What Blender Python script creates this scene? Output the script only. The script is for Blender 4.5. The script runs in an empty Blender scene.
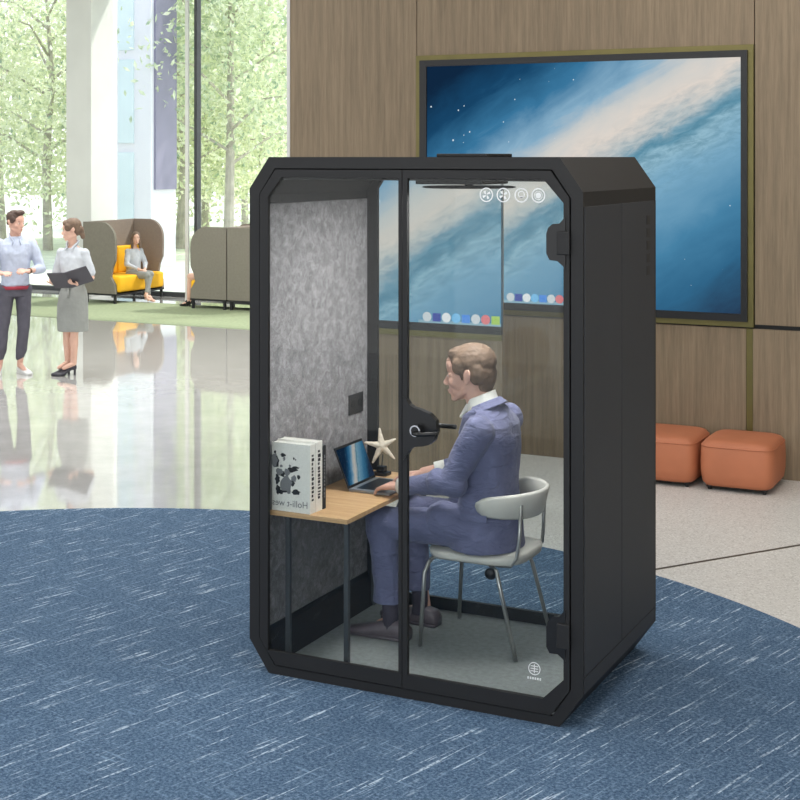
import bpy, bmesh, math, random
from mathutils import Vector, Matrix, noise
random.seed(7)
SC = bpy.context.scene
COL = SC.collection
R = math.radians
F, HC, HZ = 1426.0, 2.3, 157.0
SN, CS = .4407, .8977

# ---------------------------------------------------------------- helpers
def pz(x, y, v):
    """point of the plane y=v that the camera sees at pixel x, y"""
    r = (x-400)/F
    Z = v/(SN*r+CS)
    return Z*(CS*r-SN), v, HC-(y-HZ)*Z/F
def gr(x, y, z=0):
    Z = F*(HC-z)/(y-HZ); X = (x-400)/F*Z
    return CS*X-SN*Z, SN*X+CS*Z
def lin(c):
    o = []
    for v in c[:3]:
        v = v/255.0
        o.append(v/12.92 if v <= .04045 else ((v+.055)/1.055)**2.4)
    return (o[0], o[1], o[2], 1)

def new_mat(name):
    m = bpy.data.materials.new(name); m.use_nodes = True
    nt = m.node_tree
    b = nt.nodes['Principled BSDF']
    return m, nt, b
def coords(nt, scale=(1,1,1), rot=(0,0,0), kind='Object'):
    tc = nt.nodes.new('ShaderNodeTexCoord'); mp = nt.nodes.new('ShaderNodeMapping')
    mp.inputs['Scale'].default_value = scale; mp.inputs['Rotation'].default_value = rot
    nt.links.new(tc.outputs[kind], mp.inputs['Vector'])
    return mp.outputs['Vector']
def coords_rs(nt, ang, axis, scale):
    v = coords(nt, (1,1,1), (0,0,-ang) if axis == 'z' else (0, ang, 0))  # turn first, then stretch
    mp = nt.nodes.new('ShaderNodeMapping'); mp.inputs['Scale'].default_value = scale
    nt.links.new(v, mp.inputs['Vector']); return mp.outputs['Vector']
def noise_n(nt, vec, scale, detail=3, rough=.5, dist=0):
    n = nt.nodes.new('ShaderNodeTexNoise'); n.inputs['Scale'].default_value = scale
    n.inputs['Detail'].default_value = detail; n.inputs['Roughness'].default_value = rough
    n.inputs['Distortion'].default_value = dist
    nt.links.new(vec, n.inputs['Vector']); return n.outputs['Fac']
def ramp(nt, fac, stops, interp='LINEAR'):
    r = nt.nodes.new('ShaderNodeValToRGB'); r.color_ramp.interpolation = interp
    e = r.color_ramp.elements
    while len(e) < len(stops): e.new(.5)
    for i, (p, c) in enumerate(stops):
        e[i].position = p; e[i].color = c
    nt.links.new(fac, r.inputs['Fac']); return r.outputs['Color']
def math_n(nt, op, a, b=None, clamp=False):
    m = nt.nodes.new('ShaderNodeMath'); m.operation = op; m.use_clamp = clamp
    for i, v in enumerate((a, b)):
        if v is None: continue
        if isinstance(v, (int, float)): m.inputs[i].default_value = v
        else: nt.links.new(v, m.inputs[i])
    return m.outputs[0]
def mix_c(nt, fac, a, b, mode='MIX'):
    m = nt.nodes.new('ShaderNodeMix'); m.data_type = 'RGBA'; m.blend_type = mode
    for s, v in ((m.inputs[0], fac), (m.inputs[6], a), (m.inputs[7], b)):
        if isinstance(v, (int, float)): s.default_value = v
        elif isinstance(v, tuple): s.default_value = v
        else: nt.links.new(v, s)
    return m.outputs[2]
def bump(nt, b, fac, strength, dist=.002):
    n = nt.nodes.new('ShaderNodeBump'); n.inputs['Strength'].default_value = strength
    n.inputs['Distance'].default_value = dist
    nt.links.new(fac, n.inputs['Height']); nt.links.new(n.outputs['Normal'], b.inputs['Normal'])
def plain(name, rgb, rough=.5, metal=0, var=.06, vs=6, bs=0, bscale=80, sheen=0):
    """colour with a faint procedural variation and optional fine bump"""
    m, nt, b = new_mat(name)
    v = coords(nt)
    c = lin(rgb)
    f = noise_n(nt, v, vs, 4)
    lo = tuple(x*(1-var) for x in c[:3])+(1,); hi = tuple(min(1, x*(1+var)) for x in c[:3])+(1,)
    nt.links.new(ramp(nt, f, [(.3, lo), (.7, hi)]), b.inputs['Base Color'])
    b.inputs['Roughness'].default_value = rough; b.inputs['Metallic'].default_value = metal
    if sheen: b.inputs['Sheen Weight'].default_value = sheen
    if bs: bump(nt, b, noise_n(nt, v, bscale, 3), bs)
    return m

# ---------------------------------------------------------------- materials
M = {}
M['black'] = plain('black_powder_coat', (17,17,19), .6, var=.08, vs=3, bs=.05, bscale=300)
M['black_side'] = plain('charcoal_panel', (46,48,53), .65, var=.06, vs=2, bs=.05, bscale=300)
M['matte_black'] = plain('matte_black', (22,22,23), .6)
M['gloss_black'] = plain('satin_black_plastic', (16,16,18), .4)
M['chrome'] = plain('chrome', (205,205,208), .15, 1, var=.02)
M['leg_metal'] = plain('chair_metal', (175,175,172), .3, .8, var=.03)
M['desk_leg'] = plain('grey_steel', (75,78,80), .4, .4)
M['seat_vinyl'] = plain('pale_grey_upholstery', (206,204,196), .55, var=.04, bs=.1, bscale=200)
M['mat'] = plain('booth_grey_carpet', (134,139,139), .95, var=.12, vs=40, bs=.4, bscale=400)
M['outlet'] = plain('outlet_black', (30,30,32), .35)
M['white_print'] = plain('white_print', (225,228,230), .6)
M['cream_star'] = plain('starfish_cream', (222,210,192), .8, var=.12, vs=60, bs=.5, bscale=150)
M['paper'] = plain('page_white', (225,223,216), .8, var=.05, vs=90)
M['silver'] = plain('laptop_silver', (150,153,158), .35, .6)
M['column'] = plain('column_plaster', (218,219,214), .8, var=.03, vs=2)
M['white_wall'] = plain('white_plaster', (220,220,216), .85, var=.02)
M['ceiling'] = plain('white_ceiling', (235,235,232), .9, var=.02)
M['mullion'] = plain('dark_mullion', (60,62,64), .5)
M['runner'] = plain('green_runner', (140,150,118), .95, var=.1, vs=20, bs=.3, bscale=200)
M['pod'] = plain('taupe_felt', (120,115,104), .95, var=.06, vs=30, bs=.2, bscale=300)
M['pod_in'] = plain('taupe_felt_inside', (132,120,110), .95, var=.06, vs=30)
M['yellow'] = plain('mustard_upholstery', (236,178,28), .85, var=.06, vs=8, bs=.2, bscale=200)
M['pouf'] = plain('orange_leather', (184,112,78), .6, var=.07, vs=4, bs=.25, bscale=160)
M['skin'] = plain('skin', (206,162,144), .55, var=.05, vs=20)
M['skin2'] = plain('skin_light', (214,172,152), .55, var=.05, vs=20)
M['lips'] = plain('lips', (176,112,104), .5)
M['hair_m'] = plain('hair_reddish_brown', (104,84,68), .7, var=.25, vs=30, bs=.25, bscale=120)
M['hair_d'] = plain('hair_dark_brown', (76,58,50), .7, var=.3, vs=40, bs=.5, bscale=120)
M['shirt'] = plain('white_shirt', (232,230,222), .8, var=.03)
M['sock'] = plain('dark_sock', (66,60,72), .9)
M['shoe'] = plain('grey_brown_leather_shoe', (98,88,94), .4, var=.15, vs=20)
M['sneaker'] = plain('white_sneaker', (222,222,220), .7)
M['trs_d'] = plain('charcoal_trousers', (84,82,92), .85, var=.12, vs=14)
M['shirt_b'] = plain('pale_blue_shirt', (178,186,204), .8, var=.07, vs=22, bs=.5, bscale=18)
M['blouse'] = plain('pale_grey_blouse', (186,190,196), .8, var=.07, vs=22, bs=.5, bscale=18)
M['skirt'] = plain('grey_skirt', (142,144,140), .85, var=.06, vs=10, bs=.4, bscale=14)
M['belt'] = plain('red_belt', (150,42,60), .6)
M['folder'] = plain('dark_folder', (58,56,64), .5)
M['brown'] = plain('brown_strap', (96,68,48), .6)
M['brass'] = plain('brass_trim', (112,104,62), .38, .55, var=.08)
M['steel_floor'] = plain('bronze_inlay', (82,74,62), .4, .5)
M['bark'] = plain('bark', (176,170,158), .9, var=.25, vs=5, bs=.6, bscale=14)
M['bldg'] = plain('pale_render_wall', (228,227,234), .85, var=.03, vs=1)
M['bldg_side'] = plain('violet_grey_shaded_wall', (140,136,158), .7, var=.06, vs=2)  # shade on the building's side face, put into a darker wall colour
M['bldg_glass'] = plain('pale_blue_glazing', (214,228,234), .15, var=.04, vs=1)
M['eye'] = plain('eye_white', (225,222,216), .3)
M['iris'] = plain('iris_dark', (50,44,40), .3)
M['ink'] = plain('black_ink', (34,34,36), .8)
M['ink2'] = plain('grey_ink', (120,120,122), .8)
M['desk_under'] = plain('desk_edge', (176,142,102), .6)

def cloth(name, rgb, rgb2):
    m, nt, b = new_mat(name); v = coords(nt)
    f = noise_n(nt, coords(nt, (1,1,.6)), 9, 4, .6)
    nt.links.new(ramp(nt, f, [(.3, lin(rgb2)), (.65, lin(rgb))]), b.inputs['Base Color'])
    b.inputs['Roughness'].default_value = .85; b.inputs['Sheen Weight'].default_value = .15
    w = noise_n(nt, coords(nt, (1,1,2.2), (0,.5,0)), 11, 3, .55, .8)
    fine = noise_n(nt, v, 500, 2)
    bump(nt, b, math_n(nt, 'ADD', w, math_n(nt, 'MULTIPLY', fine, .03)), .55, .03)
    return m
M['suit'] = cloth('blue_grey_suit', (108,111,143), (96,99,130))

def felt():
    m, nt, b = new_mat('grey_felt'); v = coords(nt)
    f = noise_n(nt, v, 22, 8, .75, .6); g = noise_n(nt, v, 140, 3, .6)
    a = math_n(nt, 'ADD', math_n(nt, 'MULTIPLY', f, .75), math_n(nt, 'MULTIPLY', g, .25))
    nt.links.new(ramp(nt, a, [(.36, lin((104,102,104))), (.5, lin((132,130,132))), (.64, lin((165,163,165)))]), b.inputs['Base Color'])
    b.inputs['Roughness'].default_value = .95; bump(nt, b, g, .4); return m
M['felt'] = felt()

def wood(name, c1, c2, c3, vert=True, s=1.0):
    m, nt, b = new_mat(name)
    sc = (14*s, 14*s, .55*s) if vert else (1.2*s, 16*s, 16*s)
    f = noise_n(nt, coords(nt, sc), 2.2, 6, .62, .35)
    g = noise_n(nt, coords(nt, tuple(x*5 for x in sc)), 3, 3, .6)
    a = math_n(nt, 'ADD', math_n(nt, 'MULTIPLY', f, .7), math_n(nt, 'MULTIPLY', g, .3))
    nt.links.new(ramp(nt, a, [(.32, lin(c1)), (.5, lin(c2)), (.68, lin(c3))]), b.inputs['Base Color'])
    b.inputs['Roughness'].default_value = .6; bump(nt, b, g, .15, .001); return m
M['wood'] = wood('wall_oak_veneer', (110,95,76), (130,113,91), (146,128,104))
M['desk'] = wood('desk_oak', (178,140,98), (198,160,116), (212,178,134), False)

def rug_mat():
    m, nt, b = new_mat('blue_streaked_carpet')
    base = noise_n(nt, coords(nt), 75, 4, .8)
    big = noise_n(nt, coords(nt), 1.6, 3, .6)
    col = ramp(nt, base, [(.36, lin((38,57,80))), (.5, lin((72,95,121))), (.64, lin((118,139,162)))])
    col = mix_c(nt, math_n(nt, 'MULTIPLY', big, .35), col, lin((92,116,142)))
    a = R(22.6)     # first thread direction in world axes
    def streak(rot, s1, s2, lo, hi, msk_s, ml, mh):
        v = coords_rs(nt, rot, 'z', (s1, s2, 1))
        f = noise_n(nt, v, 1.0, 2, .5)
        k = ramp(nt, f, [(lo, (0,0,0,1)), (hi, (1,1,1,1))])
        msk = noise_n(nt, coords_rs(nt, rot, 'z', (msk_s, msk_s*2, 1)), 1.0, 2)
        k2 = ramp(nt, msk, [(ml, (0,0,0,1)), (mh, (1,1,1,1))])
        fine = ramp(nt, noise_n(nt, coords(nt), 60, 2), [(.38, (.15,.15,.15,1)), (.55, (1,1,1,1))])
        return math_n(nt, 'MULTIPLY', math_n(nt, 'MULTIPLY', k, k2), fine)
    s1 = streak(RUG_ANG, 3.4, 60, .60, .65, 2.5, .42, .56)
    s2 = streak(RUG_ANG, 5.0, 66, .58, .66, 4, .42, .56)
    s3 = streak(RUG_ANG+math.pi/2, 3.6, 50, .58, .67, 3, .44, .6)
    col = mix_c(nt, math_n(nt, 'MULTIPLY', s3, .6), col, lin((130,155,180)))
    col = mix_c(nt, math_n(nt, 'MULTIPLY', s2, .6), col, lin((150,172,195)))
    col = mix_c(nt, math_n(nt, 'MULTIPLY', s1, .95), col, lin((190,206,222)))
    nt.links.new(col, b.inputs['Base Color'])
    b.inputs['Roughness'].default_value = 1; b.inputs['Specular IOR Level'].default_value = .1
    bump(nt, b, base, .6, .004); return m
RUG_ANG = R(75)
M['rug'] = rug_mat()

def terrazzo():
    m, nt, b = new_mat('grey_terrazzo'); v = coords(nt)
    vo = nt.nodes.new('ShaderNodeTexVoronoi'); vo.inputs['Scale'].default_value = 115
    nt.links.new(v, vo.inputs['Vector'])
    sep = nt.nodes.new('ShaderNodeSeparateColor'); nt.links.new(vo.outputs['Color'], sep.inputs[0])
    col = ramp(nt, sep.outputs[0], [(0, lin((172,168,162))), (.25, lin((204,200,195))), (.8, lin((211,208,203))), (1, lin((230,228,224)))])
    big = noise_n(nt, v, 1.2, 4)
    col = mix_c(nt, math_n(nt, 'MULTIPLY', big, .3), col, lin((194,190,186)))
    nt.links.new(col, b.inputs['Base Color']); b.inputs['Roughness'].default_value = .38
    b.inputs['Specular IOR Level'].default_value = .3
    return m
M['terrazzo'] = terrazzo()
def polished():
    m, nt, b = new_mat('polished_pale_stone'); v = coords(nt)
    f = noise_n(nt, v, 3, 6, .6); g = noise_n(nt, v, 120, 2)
    col = ramp(nt, math_n(nt, 'ADD', math_n(nt, 'MULTIPLY', f, .6), math_n(nt, 'MULTIPLY', g, .4)),
               [(.35, lin((180,178,174))), (.65, lin((200,198,194)))])
    nt.links.new(col, b.inputs['Base Color']); b.inputs['Roughness'].default_value = .055
    b.inputs['IOR'].default_value = 2.3; b.inputs['Coat Weight'].default_value = .6; b.inputs['Coat Roughness'].default_value = .04
    return m
M['polished'] = polished()

def glass(name, tint=(.93,.95,.95,1), refl=.12):
    m = bpy.data.materials.new(name); m.use_nodes = True; nt = m.node_tree; nt.nodes.clear()
    o = nt.nodes.new('ShaderNodeOutputMaterial'); t = nt.nodes.new('ShaderNodeBsdfTransparent')
    g = nt.nodes.new('ShaderNodeBsdfGlossy'); mx = nt.nodes.new('ShaderNodeMixShader'); fr = nt.nodes.new('ShaderNodeFresnel')
    fr.inputs['IOR'].default_value = 1.35; g.inputs['Roughness'].default_value = .02
    t.inputs['Color'].default_value = tint; g.inputs['Color'].default_value = (.9,.9,.9,1)
    k = math_n(nt, 'MULTIPLY', fr.outputs[0], refl/.12*.6)
    nt.links.new(k, mx.inputs[0]); nt.links.new(t.outputs[0], mx.inputs[1]); nt.links.new(g.outputs[0], mx.inputs[2])
    nt.links.new(mx.outputs[0], o.inputs['Surface']); return m
M['glass'] = glass('booth_glass')
M['win_glass'] = glass('window_glass', (.97,.98,.98,1), .06)

def galaxy(name, k=1.0, strength=1.0, ang=32.4):
    """nebula wallpaper: bright dusty lane running up to the right, stars around it"""
    m = bpy.data.materials.new(name); m.use_nodes = True; nt = m.node_tree; nt.nodes.clear()
    o = nt.nodes.new('ShaderNodeOutputMaterial'); e = nt.nodes.new('ShaderNodeEmission')
    v = coords(nt, (k, k, k))
    sp = nt.nodes.new('ShaderNodeSeparateXYZ'); nt.links.new(v, sp.inputs[0])
    a = R(ang)
    p = math_n(nt, 'SUBTRACT', math_n(nt, 'MULTIPLY', sp.outputs[2], math.cos(a)), math_n(nt, 'MULTIPLY', sp.outputs[0], math.sin(a)))
    vr = coords_rs(nt, a, 'y', (1.3*k, 1.3*k, 4.2*k))
    n1 = noise_n(nt, vr, 1.3, 7, .65, .8)
    n2 = noise_n(nt, coords(nt, (k,k,k)), 2.2, 4, .5)
    p2 = math_n(nt, 'ADD', p, math_n(nt, 'MULTIPLY', math_n(nt, 'SUBTRACT', n1, .5), .28))
    p2 = math_n(nt, 'ADD', p2, math_n(nt, 'MULTIPLY', math_n(nt, 'SUBTRACT', n2, .5), .25))
    q = math_n(nt, 'MULTIPLY', math_n(nt, 'ADD', p2, 1.5), 1/2.9)
    st = [(-1.4,(38,52,76)), (-1.05,(50,104,140)), (-.7,(72,132,168)), (-.32,(124,172,200)), (-.12,(150,190,208)), (-.05,(96,148,172)),
          (0,(130,168,186)), (.06,(188,198,200)), (.2,(228,218,208)), (.38,(206,208,206)), (.55,(136,176,202)), (.78,(58,120,160)), (1.05,(24,70,106)), (1.3,(16,40,66))]
    c = ramp(nt, q, [((x+1.5)/2.9, lin(cc)) for x, cc in st])
    vo = nt.nodes.new('ShaderNodeTexVoronoi'); vo.inputs['Scale'].default_value = 21
    nt.links.new(v, vo.inputs['Vector'])
    sc2 = nt.nodes.new('ShaderNodeSeparateColor'); nt.links.new(vo.outputs['Color'], sc2.inputs[0])
    rad = math_n(nt, 'MULTIPLY', math_n(nt, 'POWER', sc2.outputs[0], 7), .2)
    s = math_n(nt, 'LESS_THAN', vo.outputs['Distance'], rad)
    far = math_n(nt, 'GREATER_THAN', math_n(nt, 'ABSOLUTE', p), .42)
    n3 = noise_n(nt, coords_rs(nt, a-.25, 'y', (3*k, 3*k, 9*k)), 2.4, 7, .7, .6)
    near = ramp(nt, math_n(nt, 'ABSOLUTE', math_n(nt, 'ADD', p2, .1)), [(.05, (1,1,1,1)), (.38, (0,0,0,1))])
    dk = ramp(nt, n3, [(.42, (0,0,0,1)), (.62, (1,1,1,1))])
    c = mix_c(nt, math_n(nt, 'MULTIPLY', math_n(nt, 'MULTIPLY', near, dk), .55), c, lin((82,130,152)))
    c = mix_c(nt, math_n(nt, 'MULTIPLY', math_n(nt, 'MULTIPLY', s, far), .85), c, lin((220,236,245)))
    nt.links.new(c, e.inputs['Color']); e.inputs['Strength'].default_value = strength
    nt.links.new(e.outputs[0], o.inputs['Surface']); return m
M['galaxy'] = galaxy('nebula_wallpaper', 1.0, .95)
M['galaxy_small'] = galaxy('nebula_wallpaper_small', 13.0, .62, 62)
def emis(name, rgb, s=1):
    m, nt, b = new_mat(name); b.inputs['Base Color'].default_value = (0,0,0,1)
    b.inputs['Emission Color'].default_value = lin(rgb); b.inputs['Emission Strength'].default_value = s; return m
ICON = [emis('icon_'+n, c) for n, c in (('grey',(210,214,218)), ('navy',(50,70,160)), ('white',(236,236,238)), ('sky',(120,190,235)), ('blue',(70,140,225)), ('rose',(225,120,125)), ('lime',(170,205,90)), ('teal',(80,180,190)))]
M['bar'] = emis('dock_bar', (150,185,200), .9)

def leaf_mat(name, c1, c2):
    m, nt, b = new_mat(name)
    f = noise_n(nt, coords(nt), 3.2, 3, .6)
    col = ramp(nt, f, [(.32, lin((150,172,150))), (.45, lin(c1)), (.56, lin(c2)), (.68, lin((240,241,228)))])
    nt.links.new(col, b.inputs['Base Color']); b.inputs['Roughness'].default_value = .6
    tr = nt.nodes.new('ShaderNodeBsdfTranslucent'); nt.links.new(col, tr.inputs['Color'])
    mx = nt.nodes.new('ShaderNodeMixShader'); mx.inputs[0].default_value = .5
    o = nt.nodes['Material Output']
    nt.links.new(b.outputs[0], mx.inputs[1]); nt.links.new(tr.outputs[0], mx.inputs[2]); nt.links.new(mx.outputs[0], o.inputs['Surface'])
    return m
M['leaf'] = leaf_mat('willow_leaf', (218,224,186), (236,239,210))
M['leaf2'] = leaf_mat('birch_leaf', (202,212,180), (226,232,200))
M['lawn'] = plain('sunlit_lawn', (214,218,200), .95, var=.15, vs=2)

# ---------------------------------------------------------------- mesh builder
class MB:
    def __init__(s): s.b = bmesh.new()
    def box(s, x0, x1, y0, y1, z0, z1, bev=0, mi=0, seg=2):
        vs = [s.b.verts.new(p) for p in ((x0,y0,z0),(x1,y0,z0),(x1,y1,z0),(x0,y1,z0),(x0,y0,z1),(x1,y0,z1),(x1,y1,z1),(x0,y1,z1))]
        fs = [s.b.faces.new([vs[i] for i in f]) for f in ((3,2,1,0),(4,5,6,7),(0,1,5,4),(1,2,6,5),(2,3,7,6),(3,0,4,7))]
        for f in fs: f.material_index = mi
        if bev:
            es = list({e for f in fs for e in f.edges})
            bmesh.ops.bevel(s.b, geom=es, offset=bev, segments=seg, profile=.5, affect='EDGES', clamp_overlap=True)
        return s
    def quad(s, pts, mi=0):
        f = s.b.faces.new([s.b.verts.new(p) for p in pts]); f.material_index = mi; return s
    def prism(s, poly, t0, t1, axis='y', mi=0):
        """poly in (a,b): (x,z) for axis y, (x,y) for axis z, (y,z) for axis x"""
        def P(a, b, t): return (a, t, b) if axis == 'y' else ((a, b, t) if axis == 'z' else (t, a, b))
        v0 = [s.b.verts.new(P(a, b, t0)) for a, b in poly]; v1 = [s.b.verts.new(P(a, b, t1)) for a, b in poly]
        n = len(poly); fs = [s.b.faces.new(v0), s.b.faces.new(list(reversed(v1)))]
        for i in range(n): fs.append(s.b.faces.new((v0[i], v1[i], v1[(i+1) % n], v0[(i+1) % n])))
        for f in fs: f.material_index = mi
        return s
    def ring(s, o, i, t0, t1, axis='y'):
        n = len(o)
        def P(a, b, t): return (a, t, b) if axis == 'y' else (a, b, t)
        q = [[s.b.verts.new(P(a, b, t)) for a, b in pl] for t in (t0, t1) for pl in (o, i)]
        for k in range(n):
            j = (k+1) % n
            s.b.faces.new((q[0][k], q[0][j], q[1][j], q[1][k])); s.b.faces.new((q[2][k], q[3][k], q[3][j], q[2][j]))
            s.b.faces.new((q[0][k], q[2][k], q[2][j], q[0][j])); s.b.faces.new((q[1][k], q[1][j], q[3][j], q[3][k]))
        return s
    def sweep(s, rings, cap=True, mi=0):
        """rings: list of lists of points"""
        vv = [[s.b.verts.new(p) for p in r] for r in rings]; n = len(vv[0])
        for a, b in zip(vv, vv[1:]):
            for i in range(n):
                f = s.b.faces.new((a[i], a[(i+1) % n], b[(i+1) % n], b[i])); f.material_index = mi
        if cap:
            f = s.b.faces.new(list(reversed(vv[0]))); f.material_index = mi
            f = s.b.faces.new(vv[-1]); f.material_index = mi
        return s
    def tube(s, pts, r, n=10, sx=1, mi=0):
        pts = [Vector(p) for p in pts]; rr = r if isinstance(r, (list, tuple)) else [r]*len(pts)
        rings = []; up = None
        for i, p in enumerate(pts):
            d = (pts[min(i+1, len(pts)-1)]-pts[max(i-1, 0)]).normalized()
            if up is None: up = Vector((0,0,1)) if abs(d.z) < .9 else Vector((1,0,0))
            a = d.cross(up).normalized(); b = a.cross(d).normalized(); up = b
            rings.append([p+a*math.cos(2*math.pi*k/n)*rr[i]*sx+b*math.sin(2*math.pi*k/n)*rr[i] for k in range(n)])
        return s.sweep(rings, True, mi)
    def cap(s, p0, p1, r0, r1, n=16):
        """tapered capsule"""
        p0 = Vector(p0); p1 = Vector(p1); d = (p1-p0).normalized() if (p1-p0).length > 1e-6 else Vector((0,0,1))
        up = Vector((0,0,1)) if abs(d.z) < .9 else Vector((1,0,0))
        a = d.cross(up).normalized(); b = a.cross(d)
        rings = []
        def rg(c, r): rings.append([c+a*math.cos(2*math.pi*k/n)*r+b*math.sin(2*math.pi*k/n)*r for k in range(n)])
        for q in (80, 55, 30, 10): rg(p0-d*r0*math.sin(R(q)), r0*math.cos(R(q)))
        for q in (10, 30, 55, 80): rg(p1+d*r1*math.sin(R(q)), r1*math.cos(R(q)))
        return s.sweep(rings)
    def ell(s, c, r, rot=(0,0,0), n=18):
        m = Matrix.Translation(c) @ (Matrix.Rotation(rot[2],4,'Z') @ Matrix.Rotation(rot[1],4,'Y') @ Matrix.Rotation(rot[0],4,'X')) @ Matrix.Diagonal((r[0], r[1], r[2], 1))
        bmesh.ops.create_uvsphere(s.b, u_segments=n, v_segments=max(8, n//2+2), radius=1, matrix=m); return s
    def loft(s, st, n=24, pw=2.0):
        """stations (cx, cy, z, rx, ry): horizontal superelliptic sections"""
        rings = []
        for cx, cy, z, rx, ry in st:
            r = []
            for k in range(n):
                a = 2*math.pi*k/n; c, q = math.cos(a), math.sin(a)
                r.append((cx+rx*math.copysign(abs(c)**(2/pw), c), cy+ry*math.copysign(abs(q)**(2/pw), q), z))
            rings.append(r)
        return s.sweep(rings)
    def lathe(s, prof, c=(0,0), n=24):
        return s.sweep([[(c[0]+r*math.cos(2*math.pi*k/n), c[1]+r*math.sin(2*math.pi*k/n), z) for k in range(n)] for r, z in prof])
    def disc(s, c, r, n=24, axis='y', th=.001, sx=1, mi=0):
        return s.prism([(c[0]+sx*r*math.cos(2*math.pi*k/n), c[2]+r*math.sin(2*math.pi*k/n)) for k in range(n)], c[1], c[1]+th, 'y', mi)
    def circ(s, c, r, w, n=28, th=.001):
        o = [(c[0]+r*math.cos(2*math.pi*k/n), c[2]+r*math.sin(2*math.pi*k/n)) for k in range(n)]
        i = [(c[0]+(r-w)*math.cos(2*math.pi*k/n), c[2]+(r-w)*math.sin(2*math.pi*k/n)) for k in range(n)]
        return s.ring(o, i, c[1], c[1]+th)
    def build(s, name, mats, parent=None, off=(0,0,0), smooth=False, xf=None):
        b = s.b
        if xf is not None: bmesh.ops.transform(b, matrix=xf, verts=b.verts)
        if off != (0,0,0): bmesh.ops.translate(b, vec=(-off[0], -off[1], -off[2]), verts=b.verts)
        bmesh.ops.recalc_face_normals(b, faces=b.faces)
        me = bpy.data.meshes.new(name); b.to_mesh(me); b.free()
        if not isinstance(mats, (list, tuple)): mats = [mats]
        for m in mats: me.materials.append(m if not isinstance(m, str) else M[m])
        if smooth:
            for p in me.polygons: p.use_smooth = True
        o = bpy.data.objects.new(name, me); COL.objects.link(o)
        if parent is not None: o.parent = parent
        return o
def remesh(mb, name, mat, parent=None, vox=.006, sm=4, fac=.5, xf=None, disp=0, dscale=8):
    """fuse the primitives into one continuous skin"""
    b = mb.b
    if xf is not None: bmesh.ops.transform(b, matrix=xf, verts=b.verts)
    bmesh.ops.recalc_face_normals(b, faces=b.faces)
    me = bpy.data.meshes.new('t'); b.to_mesh(me); b.free()
    o = bpy.data.objects.new('t', me); COL.objects.link(o)
    r = o.modifiers.new('r', 'REMESH'); r.mode = 'VOXEL'; r.voxel_size = vox
    if sm:
        q = o.modifiers.new('s', 'SMOOTH'); q.factor = fac; q.iterations = sm
    bpy.context.view_layer.update()
    dg = bpy.context.evaluated_depsgraph_get()
    m2 = bpy.data.meshes.new_from_object(o.evaluated_get(dg))
    bpy.data.objects.remove(o); bpy.data.meshes.remove(me)
    if disp:
        cs = [v.co.copy() for v in m2.vertices]; ns = [v.normal.copy() for v in m2.vertices]; out = []
        for c_, n_ in zip(cs, ns): out.extend(c_+n_*disp*noise.fractal(c_*dscale, 1.0, 2.0, 3))
        m2.vertices.foreach_set('co', out); m2.update()
    m2.name = name; m2.materials.clear()
    for m in (mat if isinstance(mat, (list, tuple)) else [mat]): m2.materials.append(M[m] if isinstance(m, str) else m)
    for p in m2.polygons: p.use_smooth = True; p.material_index = 0
    ob = bpy.data.objects.new(name, m2); COL.objects.link(ob)
    if parent is not None: ob.parent = parent
    return ob
def thing(name, label, cat, loc=(0,0,0), rotz=0, group=None):
    o = bpy.data.objects.new(name, None); COL.objects.link(o); o.empty_display_size = .1
    o.location = loc; o.rotation_euler = (0,0,rotz); o['label'] = label; o['category'] = cat
    if group: o['group'] = group
    return o
def tag(o, label, cat, group=None, kind=None):
    o['label'] = label; o['category'] = cat
    if group: o['group'] = group
    if kind: o['kind'] = kind
    return o
def struct(o, label=None):
    o['kind'] = 'structure'
    if label: o['label'] = label
    return o
def put(o, x, y, z):     # give a freshly built world-space mesh its own origin
    o.data.transform(Matrix.Translation((-x, -y, -z))); o.location = (x, y, z); return o
def octo(x0, x1, z0, z1, tl=(0,0), tr=(0,0), br=(0,0), bl=(0,0)):
    e = 1e-4
    tl, tr, br, bl = [(max(a, e), max(b, e)) for a, b in (tl, tr, br, bl)]
    return [(x0, z0+bl[1]), (x0, z1-tl[1]), (x0+tl[0], z1), (x1-tr[0], z1), (x1, z1-tr[1]), (x1, z0+br[1]), (x1-br[0], z0), (x0+bl[0], z0)]
def text_mesh(txt, name, mat, size, parent, M4, mirror=False):
    cu = bpy.data.curves.new('t', 'FONT'); cu.body = txt; cu.size = size; cu.extrude = .0003; cu.align_x = 'CENTER'
    o = bpy.data.objects.new('t', cu); COL.objects.link(o); bpy.context.view_layer.update()
    me = bpy.data.meshes.new_from_object(o.evaluated_get(bpy.context.evaluated_depsgraph_get()))
    bpy.data.objects.remove(o); bpy.data.curves.remove(cu)
    if mirror: me.transform(Matrix.Diagonal((-1,1,1,1)))
    me.transform(M4); me.materials.clear(); me.materials.append(M[mat]); me.name = name
    ob = bpy.data.objects.new(name, me); COL.objects.link(ob)
    if parent is not None: ob.parent = parent
    return ob

# ================================================================ SETTING
VB = 10.33          # wood wall plane
VG = 19.5           # glass wall plane
XS = -4.3           # where the polished stone meets the terrazzo
struct(MB().box(-30, XS, -4, VG+.05, -.1, 0).build('floor', 'polished'), 'polished pale stone floor mirroring the windows')
struct(MB().box(XS, 3, -4, VG+.05, -.1, 0).build('floor', 'terrazzo'), 'speckled grey terrazzo floor beside the wood wall')
struct(MB().box(-30, 3, -4, VG+.05, 5.3, 5.5).build('ceiling', 'ceiling'))
struct(MB().box(2.0, 2.2, -4, VB, 0, 5.3).build('wall_right', 'white_wall'))
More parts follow.
